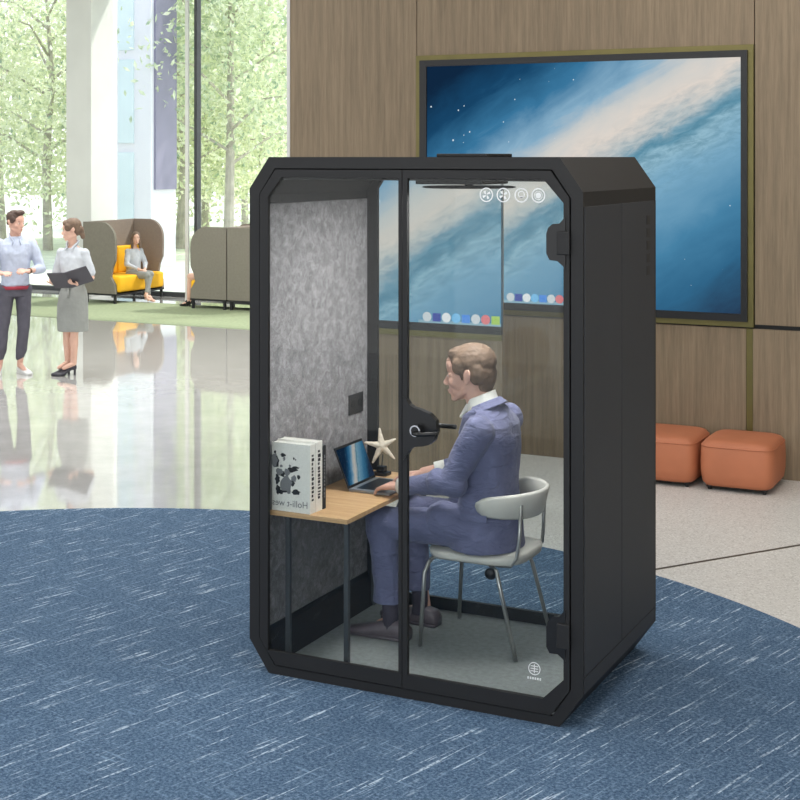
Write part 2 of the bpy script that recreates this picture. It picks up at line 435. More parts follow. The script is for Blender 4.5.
# bronze inlay in the terrazzo
a, b_ = gr(640, 572), gr(830, 540)
dx, dy = b_[0]-a[0], b_[1]-a[1]; L = math.hypot(dx, dy); nx, ny = -dy/L*.012, dx/L*.012
struct(MB().prism([(a[0]-nx, a[1]-ny), (b_[0]-nx, b_[1]-ny), (b_[0]+nx, b_[1]+ny), (a[0]+nx, a[1]+ny)], 0, .001, 'z').build('trim_1', 'steel_floor'))

# wood wall built from panels with brass reveals
UL = pz(290, 200, VB)[0]
struct(MB().box(UL, 2.0, VB+.03, VB+.25, 0, 5.3).build('wall_back', 'matte_black'))
sl, sr = pz(417, 200, VB)[0], pz(754, 200, VB)[0]      # outer edges of the brass border round the screen
zb = 1.075
ztop = 3.02
def panel(x0, x1, z0, z1, k=[0]):
    o = MB().box(x0, x1, VB, VB+.03, z0, z1, .002).build('wall_panel', 'wood'); k[0] += 1
    return struct(o)
g = .006
for (x0, x1) in ((UL, sl-g), (sr+g, 2.0)):
    panel(x0, x1, zb+.02, 5.3)
xm = pz(749, 400, VB)[0]-.022
for (x0, x1) in ((UL, -5.4), (-5.4+g, xm-1.25), (xm-1.25+g, xm), (xm+.05, -.7), (-.7+g, 2.0)):
    panel(x0, x1, 0, zb-.012)
panel(sl, sr, ztop+.09, 5.3)
struct(MB().box(xm+.002, xm+.048, VB+.005, VB+.025, 0, zb-.012).build('trim_2', 'brass'))
struct(MB().box(UL-.03, UL, VB-.004, VG, 0, 5.3).build('wall_left', 'white_wall'))

# the screens
def dock(parent, x0, x1, y, z, n, off, size):
    step = (x1-x0)/n
    mb = MB(); mb.box(x0-.03, x1, y-.001, y, z-size*.65, z-size*.35)
    mb.build('dock_bar', 'bar', parent, off)
    for i in range(n):
        cx = x0+step*(i+.5); ci = ICON[(0,1,2,3,4,0,5,6,5,7,4,2,3,0)[i % 14]]
        m = MB()
        if i % 3 == 1: m.box(cx-size*.45, cx+size*.45, y-.004, y-.002, z-size*.45, z+size*.4)
        else: m.disc((cx, y-.004, z), size*.5, 14, th=.002)
        m.build('dock_icon', ci, parent, off)
o0 = pz(505, 240, VB)
disp = thing('wall_display', 'huge wall-mounted screen with a blue nebula picture in a dark frame with olive brass border', 'display', (pz(585,200,VB)[0], VB, zb))
off = (disp.location.x, VB, zb)
il, ir = pz(427, 200, VB-.03)[0], pz(741, 200, VB-.03)[0]
fl, frr = pz(420, 200, VB-.03)[0], pz(747.5, 200, VB-.03)[0]
mb = MB().ring([(sl, zb), (sl, ztop+.09), (sr, ztop+.09), (sr, zb)], [(fl, zb+.04), (fl, ztop+.05), (frr, ztop+.05), (frr, zb+.04)], VB-.02, VB+.02)
mb.build('brass_border', 'brass', disp, off)
MB().ring([(fl, zb+.04), (fl, ztop+.05), (frr, ztop+.05), (frr, zb+.04)], [(il, 1.17), (il, ztop), (ir, ztop), (ir, 1.17)], VB-.045, VB+.01).build('bezel', 'gloss_black', disp, off)
scr = MB().box(il, ir, VB-.03, VB-.01, 1.17, ztop).build('screen', 'galaxy', disp, (o0[0], VB-.03, o0[2]))
scr.location = (o0[0]-off[0], -.03, o0[2]-off[2])
dock(disp, pz(508,300,VB)[0], pz(590,300,VB)[0], VB-.03, 1.215, 10, off, .066)

# a second, nearer screen on a low wood-clad partition right behind the booth
VP = 8.82
pr = pz(502, 300, VP)[0]; plx = -5.0
part = thing('display_partition', 'low wood-clad partition with a nebula screen, seen through the left side of the booth glass', 'partition', ((plx+pr)/2, VP, 0))
off = (part.location.x, VP, 0)
MB().box(plx, pr, VP, VP+.03, 0, 1.10, .002).build('lower_panel', 'wood', part, off)
MB().box(plx, pr-.001, VP+.015, VP+.03, 1.10, 2.24).build('back_panel', 'wood', part, off)
for sx in (plx+.1, pr-.1):
    MB().box(sx-.03, sx+.03, VP+.03, VP+.35, 0, .03, .004).build('foot', 'matte_black', part, off)
MB().box(plx, pr, VP-.012, VP+.014, 1.075, 1.115).build('brass_border', 'brass', part, off)
MB().ring([(plx, 1.115), (plx, 2.24), (pr, 2.24), (pr, 1.115)], [(plx+.06, 1.17), (plx+.06, 2.2), (pr-.001, 2.2), (pr-.001, 1.17)], VP-.015, VP+.014).build('bezel', 'gloss_black', part, off)
o1 = pz(405, 268, VP)
s2 = MB().box(plx+.06, pr, VP-.01, VP+.01, 1.17, 2.2).build('screen', 'galaxy', part, (o1[0], VP-.01, o1[2]))
s2.location = (o1[0]-off[0], -.01, o1[2])
dock(part, pz(423,322,VP)[0], pr-.005, VP-.01, 1.212, 8, off, .066)

# glass wall
xcol0, xcol1 = pz(66, 200, 18.9)[0], pz(91, 200, 18.9)[0]
struct(MB().box(xcol0, xcol1, 18.9, 19.6, 0, 5.3, .01).build('column', 'column'), 'square plastered column at the glass wall')
xm1, xm2 = pz(197.5, 200, VG)[0], pz(190, 200, VG)[0]
wn = [0]
def window(x0, x1):
    wn[0] += 1
    w = bpy.data.objects.new('window_%d' % wn[0], None); COL.objects.link(w); w.location = ((x0+x1)/2, VG, 0); struct(w)
    o_ = (w.location.x, VG, 0)
    MB().ring([(x0, 0), (x0, 5.3), (x1, 5.3), (x1, 0)], [(x0+.028, .07), (x0+.028, 5.2), (x1-.028, 5.2), (x1-.028, .07)], VG-.06, VG+.06).build('window_frame', 'mullion', w, o_)
    MB().box(x0+.028, x1-.028, VG-.005, VG+.005, .07, 5.2).build('window_glass', 'win_glass', w, o_)
window(UL-.04-3.4, UL-.04); window(xm1, UL-.04-3.4)
window(xcol1-.1, xm1); window(xcol0-5.2, xcol0); window(xcol0-10.4, xcol0-5.2)
struct(put(MB().box(xm2-.03, xm2+.03, VG-.1, VG-.061, 0, 5.3).build('window_post', 'column'), xm2, VG-.08, 0))

# green carpet runner under the pods
rn = put(MB().box(-24, -6.4, 16.15, 18.45, 0, .006, .002).build('carpet_runner', 'runner'), -12, 17.3, 0)
tag(rn, 'long moss green carpet runner in front of the tall windows', 'carpet')

# round blue rug: circle through edge points read from the photo
pts = [gr(*p) for p in ((0,513), (130,509), (250,512), (657.7,576), (713.5,593.5), (760,612), (800,632), (528,547))]
best = None
cx, cy = pts[1][0]*.5, 7.5
for it in range(4000):
    rs = [math.hypot(px-cx, py-cy) for px, py in pts]; rm = sum(rs)/len(rs)
    gx = sum((r_-rm)*(cx-px)/r_ for r_, (px, py) in zip(rs, pts)); gy = sum((r_-rm)*(cy-py)/r_ for r_, (px, py) in zip(rs, pts))
    cx -= .1*gx; cy -= .1*gy
n = 160
rug = MB().lathe([(rm, 0), (rm, .008), (rm-.01, .012), (0.01, .012)], (cx, cy), n).build('round_rug', 'rug')
put(rug, cx, cy, 0); tag(rug, 'large round blue carpet with pale diagonal streaks under the booth', 'rug')
print('RUG', cx, cy, rm)

# ================================================================ OUTSIDE
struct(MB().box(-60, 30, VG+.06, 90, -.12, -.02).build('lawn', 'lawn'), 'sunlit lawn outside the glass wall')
def tree_mesh(kind, seed, h, rad, n, mat):
    random.seed(seed)
    tr = MB(); tr.tube([(0,0,0), (.1,.05,h*.3), (0,-.1,h*.6), (.15,.1,h*.92)], [.13,.10,.07,.02], 9)
    br = []
    for i in range(16):
        z = h*(.25+.045*i); a = i*2.4; L_ = rad*(1.0-.035*i)
        tip = (L_*math.cos(a), L_*math.sin(a), z+h*.1)
        tr.tube([(0,0,z), (tip[0]*.5, tip[1]*.5, z+h*.09), tip], [.04,.025,.01], 6); br.append(tip)
    lf = MB()
    for i in range(n):
        if kind == 'willow':
            t = random.choice(br); ln = random.random()
            c = Vector((t[0]*(.4+.75*random.random()), t[1]*(.4+.75*random.random()), t[2]+.5-ln*h*.55+random.gauss(0,.25)))
            c.x += random.gauss(0,.35); c.y += random.gauss(0,.35)
        else:
            t = random.choice(br); q = random.random()**.5
            c = Vector((t[0]*q, t[1]*q, t[2]+.1))+Vector((random.gauss(0,.55), random.gauss(0,.55), random.gauss(0,.6)))
        if c.z < 1.3 and random.random() < .8 or c.z < .5: continue
        s = random.uniform(.035,.075)
        d = Vector((random.gauss(0,1), random.gauss(0,1), random.gauss(-.6,.8))).normalized()
        w = d.cross(Vector((random.gauss(0,1), random.gauss(0,1), random.gauss(0,1)))).normalized()
        lf.quad([c-d*s*1.6, c+w*s*.7, c+d*s*1.6, c-w*s*.7])
    return tr, lf
protos = []
for kind, seed, h, rad, n, mat in (('willow', 1, 8.0, 3.0, 11500, 'leaf'), ('birch', 2, 8.4, 2.6, 12000, 'leaf2'), ('willow', 3, 7.4, 2.8, 11000, 'leaf')):
    tr, lf = tree_mesh(kind, seed, h, rad, n, mat)
    protos.append((tr, lf, mat, kind))
def tx(px_, v): return pz(px_, 200, v)[0]
spots = [(0, tx(180,30), 30, 0, 'drooping willow directly outside, between the violet building side and the window posts'),
         (1, tx(228,27.5), 27.5, 1.2, 'birch-like tree outside the window just left of the booth'),
         (2, tx(48,28), 28, 2.2, 'pale willow outside behind the standing woman'),
         (0, tx(2,31), 31, 3.9, 'willow outside behind the standing man at the left edge'),
         (2, tx(205,34), 34, 5.1, 'willow further back, right of the dark window post'),
         (0, tx(265,33), 33, 4.2, 'distant tree outside above the left top corner of the booth'),
         (2, tx(245,40), 40, 1.9, 'farthest willow behind the birch-like tree beside the booth'),]
made = {}
for k, x, y, rz, lab in spots:
    t = thing('willow_tree' if protos[k][3] == 'willow' else 'birch_tree', lab, 'tree', (x, y, -.02), rz, 'trees outside the glass wall')
    if k not in made:
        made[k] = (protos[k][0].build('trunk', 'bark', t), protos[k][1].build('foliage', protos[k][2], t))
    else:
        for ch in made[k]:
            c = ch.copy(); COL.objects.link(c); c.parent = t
# neighbouring building seen through the window
bx0, bx1 = pz(112, 200, 25)[0], pz(151, 200, 25)[0]
bld = thing('neighbour_building', 'pale lavender building corner with blue glazing right of the white column face', 'building', ((bx0+bx1)/2, 25, -.02))
off = ((bx0+bx1)/2, 25, -.02)
MB().box(bx0, bx1, 25, 25.9, -.02, 9).build('wall', 'bldg', bld, off)
for z0 in (.6, 2.6, 4.6, 6.6):
    MB().box(pz(119,200,25)[0], pz(134,200,25)[0], 24.97, 25.02, z0, z0+1.8).build('window_pane', 'bldg_glass', bld, off)
MB().box(bx1-.02, bx1+.06, 25.1, 25.86, 1.6, 9).build('shaded_side', 'bldg_side', bld, off)  # thin slab carrying the painted shade of the side face

# ================================================================ BOOTH
BX, BY = -3.409, 5.420
W_, D_, H_ = 1.56, 1.033, 2.3
def px(x, y, t=0):          # booth-local (s, z) of a pixel at booth depth t
    p = pz(x, y, BY+t); return p[0]-BX, p[2]
booth = thing('office_booth', 'black framed soundproof office booth with chamfered corners and glass front standing on the blue rug', 'booth', (BX, BY, .012))
BO = (0, 0, .012)
def bp(mb, name, mat, parent=booth, smooth=False): return mb.build(name, mat, parent, BO, smooth)
CH = (.1, .14)
outer = octo(0, W_, .012, H_, CH, CH, CH, CH)
bp(MB().ring(outer, octo(.05, W_-.05, .05, H_-.05, (.08,.115), (.08,.115), (.08,.115), (.08,.115)), 0, D_), 'outer_shell', 'black')
ins = [octo(.053, W_-.053, .053, H_-.053, (.08,.115), (.08,.115), (.08,.115), (.08,.115))]
# fixed left frame and pane
lo = octo(.055, .758, .055, H_-.055, (.08,.11), (0,0), (0,0), (.08,.11))
li = octo(.0965, .742, .115, 2.21, (.07,.085), (0,0), (0,0), (0,0))
fx = bp(MB().ring(lo, li, -.004, .016), 'fixed_frame', 'black')
bp(MB().prism(octo(.09, .748, .11, 2.215, (.07,.085)), .006, .012), 'glass_pane', 'glass')
# door
do = octo(.762, W_-.055, .055, H_-.055, (0,0), (.08,.11), (.08,.11), (0,0))
di = octo(.784, 1.48, .115, 2.21, (0,0), (.085,.095), (.09,.09), (0,0))
door = bp(MB().ring(do, di, -.006, .016), 'door', 'black')
bp(MB().prism(octo(.78, 1.485, .11, 2.215, (0,0), (.085,.095), (.09,.09)), .006, .012), 'door_glass', 'glass', door)
hp = [(404,396),(407.5,399.5),(410,404),(414,407),(420,409),(430.5,413.5),(436.5,420.5),(438,431),(435,440),(430,444.5),(424,446),(415.5,446.5),(410,450),(407,456),(404,460)]
bp(MB().prism([px(*p) for p in hp], -.012, .02), 'lock_plate', 'gloss_black', door)
c = px(420, 429)
bp(MB().tube([(c[0], -.012, c[1]), (c[0], -.05, c[1])], .021, 20), 'lock_rose', 'gloss_black', door)
bp(MB().circ((c[0], -.052, c[1]), .024, .006, 28, .006), 'chrome_ring', 'chrome', door)['label'] = 'chrome ring'
e = px(444, 431)
bp(MB().tube([(c[0], -.04, c[1]-.008), (c[0], -.065, c[1]-.008), (c[0]+.02, -.07, c[1]-.01), (e[0], -.07, e[1])], .009, 10), 'door_handle', 'gloss_black', door, True)
e2 = px(456, 427, .09)
bp(MB().tube([(c[0]+.03, .02, e2[1]), (c[0]+.03, .09, e2[1]), (e2[0], .09, e2[1])], .010, 10), 'door_handle', 'gloss_black', door, True)
def hinge(y0):
    pts = [(566,-4),(562.7,0),(560,3),(553,3.5),(549,7),(547,13),(547,33),(550.3,39.5),(558,40.5),(562,44),(566,48)]
    bp(MB().prism([px(x, y0+y) for x, y in pts], -.01, .02), 'hinge_plate', 'gloss_black', door)
    q0 = px(558, y0+34); q1 = px(571, y0+11)
    bp(MB().box(q0[0], q1[0], -.022, -.006, q0[1], q1[1], .004), 'hinge', 'black', door)
hinge(220.5); hinge(613)
# printed signs on the door glass
zi = px(500, 195)[1]
for i, xx in enumerate((486, 503, 521, 538)):
    s_ = px(xx, 195)[0]; m = MB(); m.circ((s_, .003, zi), .030, .005)
    if i < 2:
        for k in range(4):
            a = k*math.pi/2+.4
            m.prism([(s_+.002*math.cos(a), zi+.002*math.sin(a)), (s_+.018*math.cos(a-.2), zi+.018*math.sin(a-.2)), (s_+.02*math.cos(a+.35), zi+.02*math.sin(a+.35)), (s_+.009*math.cos(a+.7), zi+.009*math.sin(a+.7))], .003, .004)
    elif i == 2:
        m.circ((s_, .003, zi+.003), .015, .004); m.box(s_-.005, s_+.005, .003, .004, zi-.003, zi-.012)
    else: m.disc((s_, .003, zi), .012); m.circ((s_, .003, zi), .018, .002)
    bp(m, 'glass_icon', 'white_print', door)
q = px(534, 669); m = MB(); m.circ((q[0], .003, q[1]), .026, .003)
for k in (-1, 0, 1): m.box(q[0]-.016, q[0]+.016, .003, .004, q[1]+k*.010-.0015, q[1]+k*.010+.0015)
m.box(q[0]-.0015, q[0]+.0015, .003, .004, q[1]-.018, q[1]+.018)
for k in range(6): m.box(q[0]-.03+k*.0105, q[0]-.03+k*.0105+.006, .003, .004, q[1]-.044, q[1]-.035)
bp(m, 'logo_sticker', 'white_print', door)
# right side cladding
for (t0, t1) in ((.014, .499), (.505, 1.0)):
    bp(MB().box(W_-.002, W_+.004, t0, t1, .225, 2.10, .002), 'side_panel', 'black_side')
bp(MB().box(W_-.002, W_+.003, .014, 1.0, .155, .219, .002), 'side_skirt', 'black_side')
bp(MB().box(W_-.001, W_+.002, 1.004, D_-.004, .2, 2.1), 'back_gasket', 'matte_black')
for k in range(5):
    z = 2.035-.0575*k
    bp(MB().box(W_+.0035, W_+.0055, .875, .925, z-.042, z, .001), 'vent_slot', 'matte_black')
# interior
bp(MB().box(.124, W_-.124, .018, 1.006, .0505, .06), 'floor_mat', 'mat')
bp(MB().box(.0505, .07, .022, 1.006, .2, 2.09, .003), 'felt_panel', 'felt')
bp(MB().box(W_-.08, W_-.0505, .022, 1.006, .2, 2.09, .003), 'felt_panel', 'felt')
for x0, x1 in ((.0505, .074), (W_-.085, W_-.0505)):
    sk = [(.051,.1995),(.074,.1995),(.074,.175),(.145,.0605),(.125,.0605),(.051,.166)]
    co_ = [(.051,2.0905),(.069,2.0905),(.069,2.13),(.115,2.199),(.097,2.199),(.051,2.132)]
    fl = (lambda p: p) if x0 < 1 else (lambda p: [(W_-a, b) for a, b in p])
    bp(MB().prism(fl(sk), .022, 1.006), 'skirting', 'matte_black')
    bp(MB().prism(fl(co_), .022, 1.006), 'cornice', 'matte_black')
bp(MB().box(.1, W_-.1, .018, 1.006, 2.2, 2.206), 'ceiling_panel', 'matte_black')
bo = octo(.055, W_-.055, .055, H_-.055, (.08,.11), (.08,.11), (.08,.11), (.08,.11))
bi = octo(.124, W_-.12, .117, 2.2, (.04,.06), (.04,.06), (.03,.03), (.03,.03))
bp(MB().ring(bo, bi, 1.008, D_-.003), 'back_frame', 'matte_black')
bp(MB().prism(octo(.120, W_-.114, .11, 2.205, (.04,.06), (.04,.06)), 1.014, 1.020), 'back_glass', 'glass')
# ceiling lamp and fan unit
lamp = bp(MB().box(.70, 1.02, .25, .55, 2.18, 2.2, .004), 'ceiling_unit', 'gloss_black')
bp(MB().tube([(.85, .5, 2.2), (.85, .5, 2.168)], .02, 12), 'lamp_stem', 'gloss_black', lamp)
bp(MB().lathe([(.20, 2.160), (.212, 2.163), (.212, 2.166), (.2, 2.169)], (.85, .5), 40), 'lamp_disc', 'gloss_black', lamp)
bp(MB().box(.756, 1.0, .35, .65, H_-.001, H_+.015, .004), 'roof_unit', 'matte_black')
# power outlet on the felt
ot = bp(MB().box(.0695, .077, .80, .95, 1.02, 1.12, .003), 'power_outlet', 'outlet')
for t in (.82, .89):
    bp(MB().tube([(.0765, t+.02, 1.07), (.0785, t+.02, 1.07)], .02, 16), 'socket', 'gloss_black', ot)

# ---------------------------------------------------------------- desk
FZ = .062                                   # booth floor in world z
def bt(name, label, cat, s, t, z, rz=0, group=None): return thing(name, label, cat, (BX+s, BY+t, z), rz, group)
desk = bt('desk', 'narrow oak-topped desk with thin grey steel legs along the felt wall inside the booth', 'desk', .27, .52, FZ)
DT = .72
MB().prism([(-.197,-.47), (.197,-.47), (.193,.10), (.178,.47), (-.197,.47)], DT-.02-FZ, DT-FZ, 'z').build('tabletop', 'desk', desk)
for dx, dy in ((-.125,-.425), (.172,-.425), (-.125,.41), (.15,.41)):
    MB().box(dx-.011, dx+.011, dy-.011, dy+.011, 0, DT-.02-FZ, .002).build('leg', 'desk_leg', desk)
MB().box(-.12, .15, .38, .40, DT-.06-FZ, DT-.02-FZ).build('rail', 'desk_leg', desk)

# books
def book(label, s, t, w, th, h, rz, cover, art):
    b = bt('book', label, 'book', s, t, DT, rz, 'books standing on the desk')
    MB().box(-w+.002, -.004, .004, th-.004, .003, h-.003).build('page_block', 'paper', b)
    m = MB(); m.box(-w, 0, 0, .003, 0, h, .0008); m.box(-w, 0, th-.003, th, 0, h, .0008); m.box(-.004, 0, .001, th-.001, 0, h, .0008)
    m.build('cover', cover, b)
    if art:
        m = MB(); random.seed(11)
        def blob(cx, cz, rx, rz_, mi, seed):
            n = 14
            m.prism([(cx+rx*math.cos(2*math.pi*k/n)*(1+.25*math.sin(3*k+seed)), cz+rz_*math.sin(2*math.pi*k/n)*(1+.22*math.cos(5*k+seed))) for k in range(n)], -.0008-.0002*mi, -.0001, 'y', mi)
        cxm = -w*.52
        # a heap of abstract ink shapes in the same places and tones as the print
        for (ux, uz, rx, rz_, mi) in ((-.07,.215,.014,.026,0), (-.085,.225,.02,.03,1), (-.078,.26,.006,.007,0), (-.035,.25,.014,.008,0), (-.03,.235,.006,.01,1),
                (.02,.24,.004,.006,0), (.03,.235,.003,.004,0), (-.055,.175,.018,.016,1), (-.04,.165,.014,.013,0), (-.015,.175,.014,.018,1), (.002,.185,.018,.012,0), (.02,.19,.02,.008,0),
                (.045,.16,.008,.010,0), (.02,.15,.014,.014,1), (-.065,.14,.012,.022,0), (-.02,.12,.032,.035,1), (-.02,.105,.022,.025,0), (.032,.09,.022,.012,0), (-.062,.095,.012,.02,0),
                (.012,.13,.012,.014,0), (-.05,.085,.016,.010,0), (-.005,.09,.01,.012,1), (.0,.205,.006,.006,1), (-.045,.2,.008,.006,1), (.03,.2,.02,.005,0)):
            blob(cxm+ux, uz, rx, rz_, mi, uz*400)
        m.build('cover_art', ['ink', 'ink2'], b)
        text_mesh('Holli-t wes', 'title', 'ink2', .042, b, Matrix.Translation((-w*.52, -.0006, .024)) @ Matrix.Rotation(R(90), 4, 'X'), True)
    m = MB(); random.seed(int(s*1000+t*77))
    z = h*.18
    while z < h*.85:
        dz = random.uniform(.006,.016); m.box(-.0002, .0006, th*.3, th*.3+random.uniform(.25,.45)*th, z, z+dz); z += dz+random.uniform(.003,.008)
    m.build('spine_print', 'ink' if cover != 'ink' else 'ink2', b)
    return b
book('front thick white book with black ink cover art, mirrored title facing the glass', .276, .060, .2, .045, .305, R(-1), 'paper', True)
book('white book with a dark rear cover standing second behind the front one', .279, .108, .2, .055, .31, R(-1), 'paper', False)
book('thin black book at the back of the row beside the laptop', .282, .168, .17, .024, .285, R(-1), 'ink', False)

# laptop
lap = bt('laptop', 'open silver laptop with a blue nebula screen on the oak desk', 'laptop', .225, .665, DT+.001)
MB().box(0, .215, -.15, .13, 0, .014, .004).build('base', 'silver', lap)
m = MB(); m.box(.03, .125, -.125, .105, .0135, .0150)
m.build('keyboard', 'gloss_black', lap)
MB().box(.14, .205, -.05, .04, .0135, .0146).build('touchpad', 'desk_leg', lap)
T = Matrix.Translation((0, 0, .012)) @ Matrix.Rotation(R(-23), 4, 'Y')
lid = MB().box(-.005, .001, -.15, .13, 0, .2, .002).build('lid', 'gloss_black', lap, xf=T)
sc_ = MB().box(0, .0012, -.142, .122, .012, .188).build('screen', 'galaxy_small', lid)
# keep the picture's own axes: x across, z up
sc_.data.transform(Matrix.Rotation(R(-90), 4, 'Z')); sc_.data.transform(Matrix.Translation((0, 0, -.1)))
sc_.matrix_local = T @ Matrix.Translation((.001, 0, .1)) @ Matrix.Rotation(R(90), 4, 'Z')

# starfish ornament
sf = bt('starfish_ornament', 'cream starfish ornament on a small black stand at the back of the desk', 'ornament', .205, .90, DT)
MB().box(-.04, .04, -.03, .03, 0, .018, .004).build('stand', 'gloss_black', sf)
MB().box(-.022, .022, -.018, .018, .018, .045, .004).build('stand', 'gloss_black', sf)
MB().tube([(0, 0, .04), (0, .012, .10)], .003, 8).build('rod', 'gloss_black', sf)
m = MB(); c0 = Vector((0, 0, .146))
for k, ln in zip(range(5), (.085,.085,.095,.09,.075)):
    a = R(90+8+72*k); m.cap(c0, c0+Vector((math.cos(a)*ln, -.004*math.sin(a*2), math.sin(a)*ln)), .021, .005, 12)
remesh(m, 'starfish', 'cream_star', sf, .003, 2, .5, Matrix.Rotation(R(24), 4, 'Z'), .0012, 90)

# ---------------------------------------------------------------- chair
ch = bt('office_chair', 'light grey upholstered chair with curved low back and slim metal legs in the booth', 'chair', .85, .70, FZ)
SZ = .44
m = MB(); n = 32
rings = []
for z, k in ((SZ-.035, .93), (SZ-.03, 1.0), (SZ-.008, 1.02), (SZ, .97), (SZ+.002, .6)):
    rr = []
    for i in range(n):
        a = 2*math.pi*i/n; c_, s_ = math.cos(a), math.sin(a)
        rr.append((.0+.235*k*math.copysign(abs(c_)**.55, c_), .215*k*math.copysign(abs(s_)**.55, s_), z+(.012*c_*c_ if c_ > 0 and z > SZ-.03 else 0)))
    rings.append(rr)
m.sweep(rings).build('seat', 'seat_vinyl', ch, smooth=True)
m = MB(); rings = []
nb = 26
for i in range(nb+1):
    a = R(-84+168*i/nb); e_ = abs(i/nb-.5)*2
    rx, ry = .235, .225
    cxx = .025
    hz0 = SZ+.165+.02*e_**2; hz1 = SZ+.292-.02*e_**3
    if e_ > .9: hz0 += .02*(e_-.9)/.1; hz1 -= .02*(e_-.9)/.1
    p = Vector((cxx+rx*math.cos(a), ry*math.sin(a), 0)); nrm = Vector((math.cos(a), math.sin(a), 0))
    th = .012
    lean = .025
    rings.append([tuple(p+nrm*(-th)+Vector((0,0,hz0+.008))), tuple(p+Vector((0,0,hz0))), tuple(p+nrm*th+Vector((0,0,hz0+.01))),
                  tuple(p+nrm*(th+lean)+Vector((0,0,hz1-.012))), tuple(p+nrm*(lean)+Vector((0,0,hz1))), tuple(p+nrm*(lean-th)+Vector((0,0,hz1-.012)))])
m.sweep(rings).build('backrest', 'seat_vinyl', ch, smooth=True)
for sy in (-1, 1):
    MB().tube([(-.20, sy*.15, SZ-.045), (-.205, sy*.19, SZ-.06), (-.215, sy*.215, SZ-.1), (-.235, sy*.222, .0)], .0095, 10).build('leg', 'leg_metal', ch, smooth=True)
    MB().tube([(.08, sy*.15, SZ-.045), (.13, sy*.19, SZ-.06), (.15, sy*.205, SZ-.12), (.235, sy*.218, .0)], .0095, 10).build('leg', 'leg_metal', ch, smooth=True)
    MB().tube([(.12, sy*.15, SZ-.045), (.19, sy*.17, SZ-.035), (.215, sy*.165, SZ-.0), (.225, sy*.155, SZ+.08), (.232, sy*.15, SZ+.24)], .0085, 10).build('back_support', 'leg_metal', ch, smooth=True)
    for lx in (-.235, .235):
        pass
MB().box(-.2, .15, -.16, .16, SZ-.05, SZ-.034, .004).build('seat_frame', 'leg_metal', ch)
m = MB(); m.ell((.10, -.19, SZ-.075), (.028, .018, .026)); m.build('adjuster_knob', 'gloss_black', ch, smooth=True)

# ================================================================ PEOPLE
def head_prims(m, eye, sc=1.0, yaw=0, pitch=0, female=False):
    """head facing +x, origin at eye level"""
    h = MB()
    w = .94 if female else 1.0
    h.ell((-.018,0,.036), (.104,.077*w,.082)); h.ell((.026,0,-.015), (.060,.061*w,.078)); h.ell((-.005,0,-.045), (.066,.058*w,.05))
    h.ell((.040,0,-.074), (.044,.045*w,.034)); h.ell((.074,0,-.100), (.016,.022,.014))
    h.ell((.062,0,.045), (.030,.052*w,.044)); h.ell((.080,0,.021), (.011,.042,.008)); h.ell((.070,0,-.045), (.022,.032,.045))
    h.cap((.086,0,.008), (.109,0,-.030), .0065, .0105, 10); h.ell((.102,.010,-.036), (.010,.007,.007)); h.ell((.102,-.010,-.036), (.010,.007,.007))
    for s in (-1, 1):
        h.ell((.056,s*.038*w,-.026), (.026,.021,.024)); h.cap((.01,s*.052*w,-.07), (.060,s*.020,-.098), .014, .013, 10)
        h.ell((.066,s*.034*w,.004), (.014,.018,.012)); h.ell((.071,s*.034*w,-.007), (.010,.015,.006))
        h.ell((-.020,s*.078*w,-.004), (.019,.006,.031), (0,-.2,-s*.25)); h.ell((-.030,s*.083*w,.004), (.012,.006,.024), (0,-.2,-s*.5)); h.ell((-.014,s*.077*w,-.030), (.009,.006,.010))
    h.ell((.091,0,-.063), (.009,.022,.0055)); h.ell((.088,0,-.074), (.009,.018,.006)); h.ell((.078,0,-.087), (.010,.02,.01))
    return h
def xf_head(eye, sc, yaw, pitch): return Matrix.Translation(eye) @ Matrix.Rotation(yaw,4,'Z') @ Matrix.Rotation(pitch,4,'Y') @ Matrix.Scale(sc,4)
def merge(dst, src, xf):
    bmesh.ops.transform(src.b, matrix=xf, verts=src.b.verts)
    me = bpy.data.meshes.new('x'); src.b.to_mesh(me); src.b.free(); dst.b.from_mesh(me); bpy.data.meshes.remove(me)
def hand(m, wrist, d, nrm, left, curl=.35, sc=1.0, spread=1.0):
    """palm and five fingers; d points along the hand, nrm out of its back"""
    d = Vector(d).normalized(); nrm = Vector(nrm); nrm = (nrm-d*nrm.dot(d)).normalized()
    l = d.cross(nrm) if left else nrm.cross(d)       # towards the thumb
    w = Vector(wrist)
    for k in (-.026, -.009, .009, .026):
        m.cap(w+d*.012*sc+l*k*.7*sc, w+d*.082*sc+l*k*sc, .014*sc, .012*sc, 10)
    for k, ln in ((.028,.074), (.0095,.082), (-.0095,.076), (-.028,.060)):
        p = w+d*.085*sc+l*k*sc; a = curl*.6
        for j, q in enumerate((.46,.31,.23)):
            dd = (d*math.cos(a)-nrm*math.sin(a)+l*k*2.2*spread).normalized(); p2 = p+dd*ln*q*sc
            m.cap(p, p2, (.0090-.0008*j)*sc, (.0084-.0008*j)*sc, 10); p = p2; a += curl
    p = w+d*.022*sc+l*.024*sc
    for j, (q, dv) in enumerate(((.036, d*.7+l*.75-nrm*.25), (.03, d*.9+l*.4-nrm*.3), (.024, d+l*.1-nrm*.3))):
        p2 = p+dv.normalized()*q*sc; m.cap(p, p2, (.012-.0013*j)*sc, (.0108-.0013*j)*sc, 10); p = p2
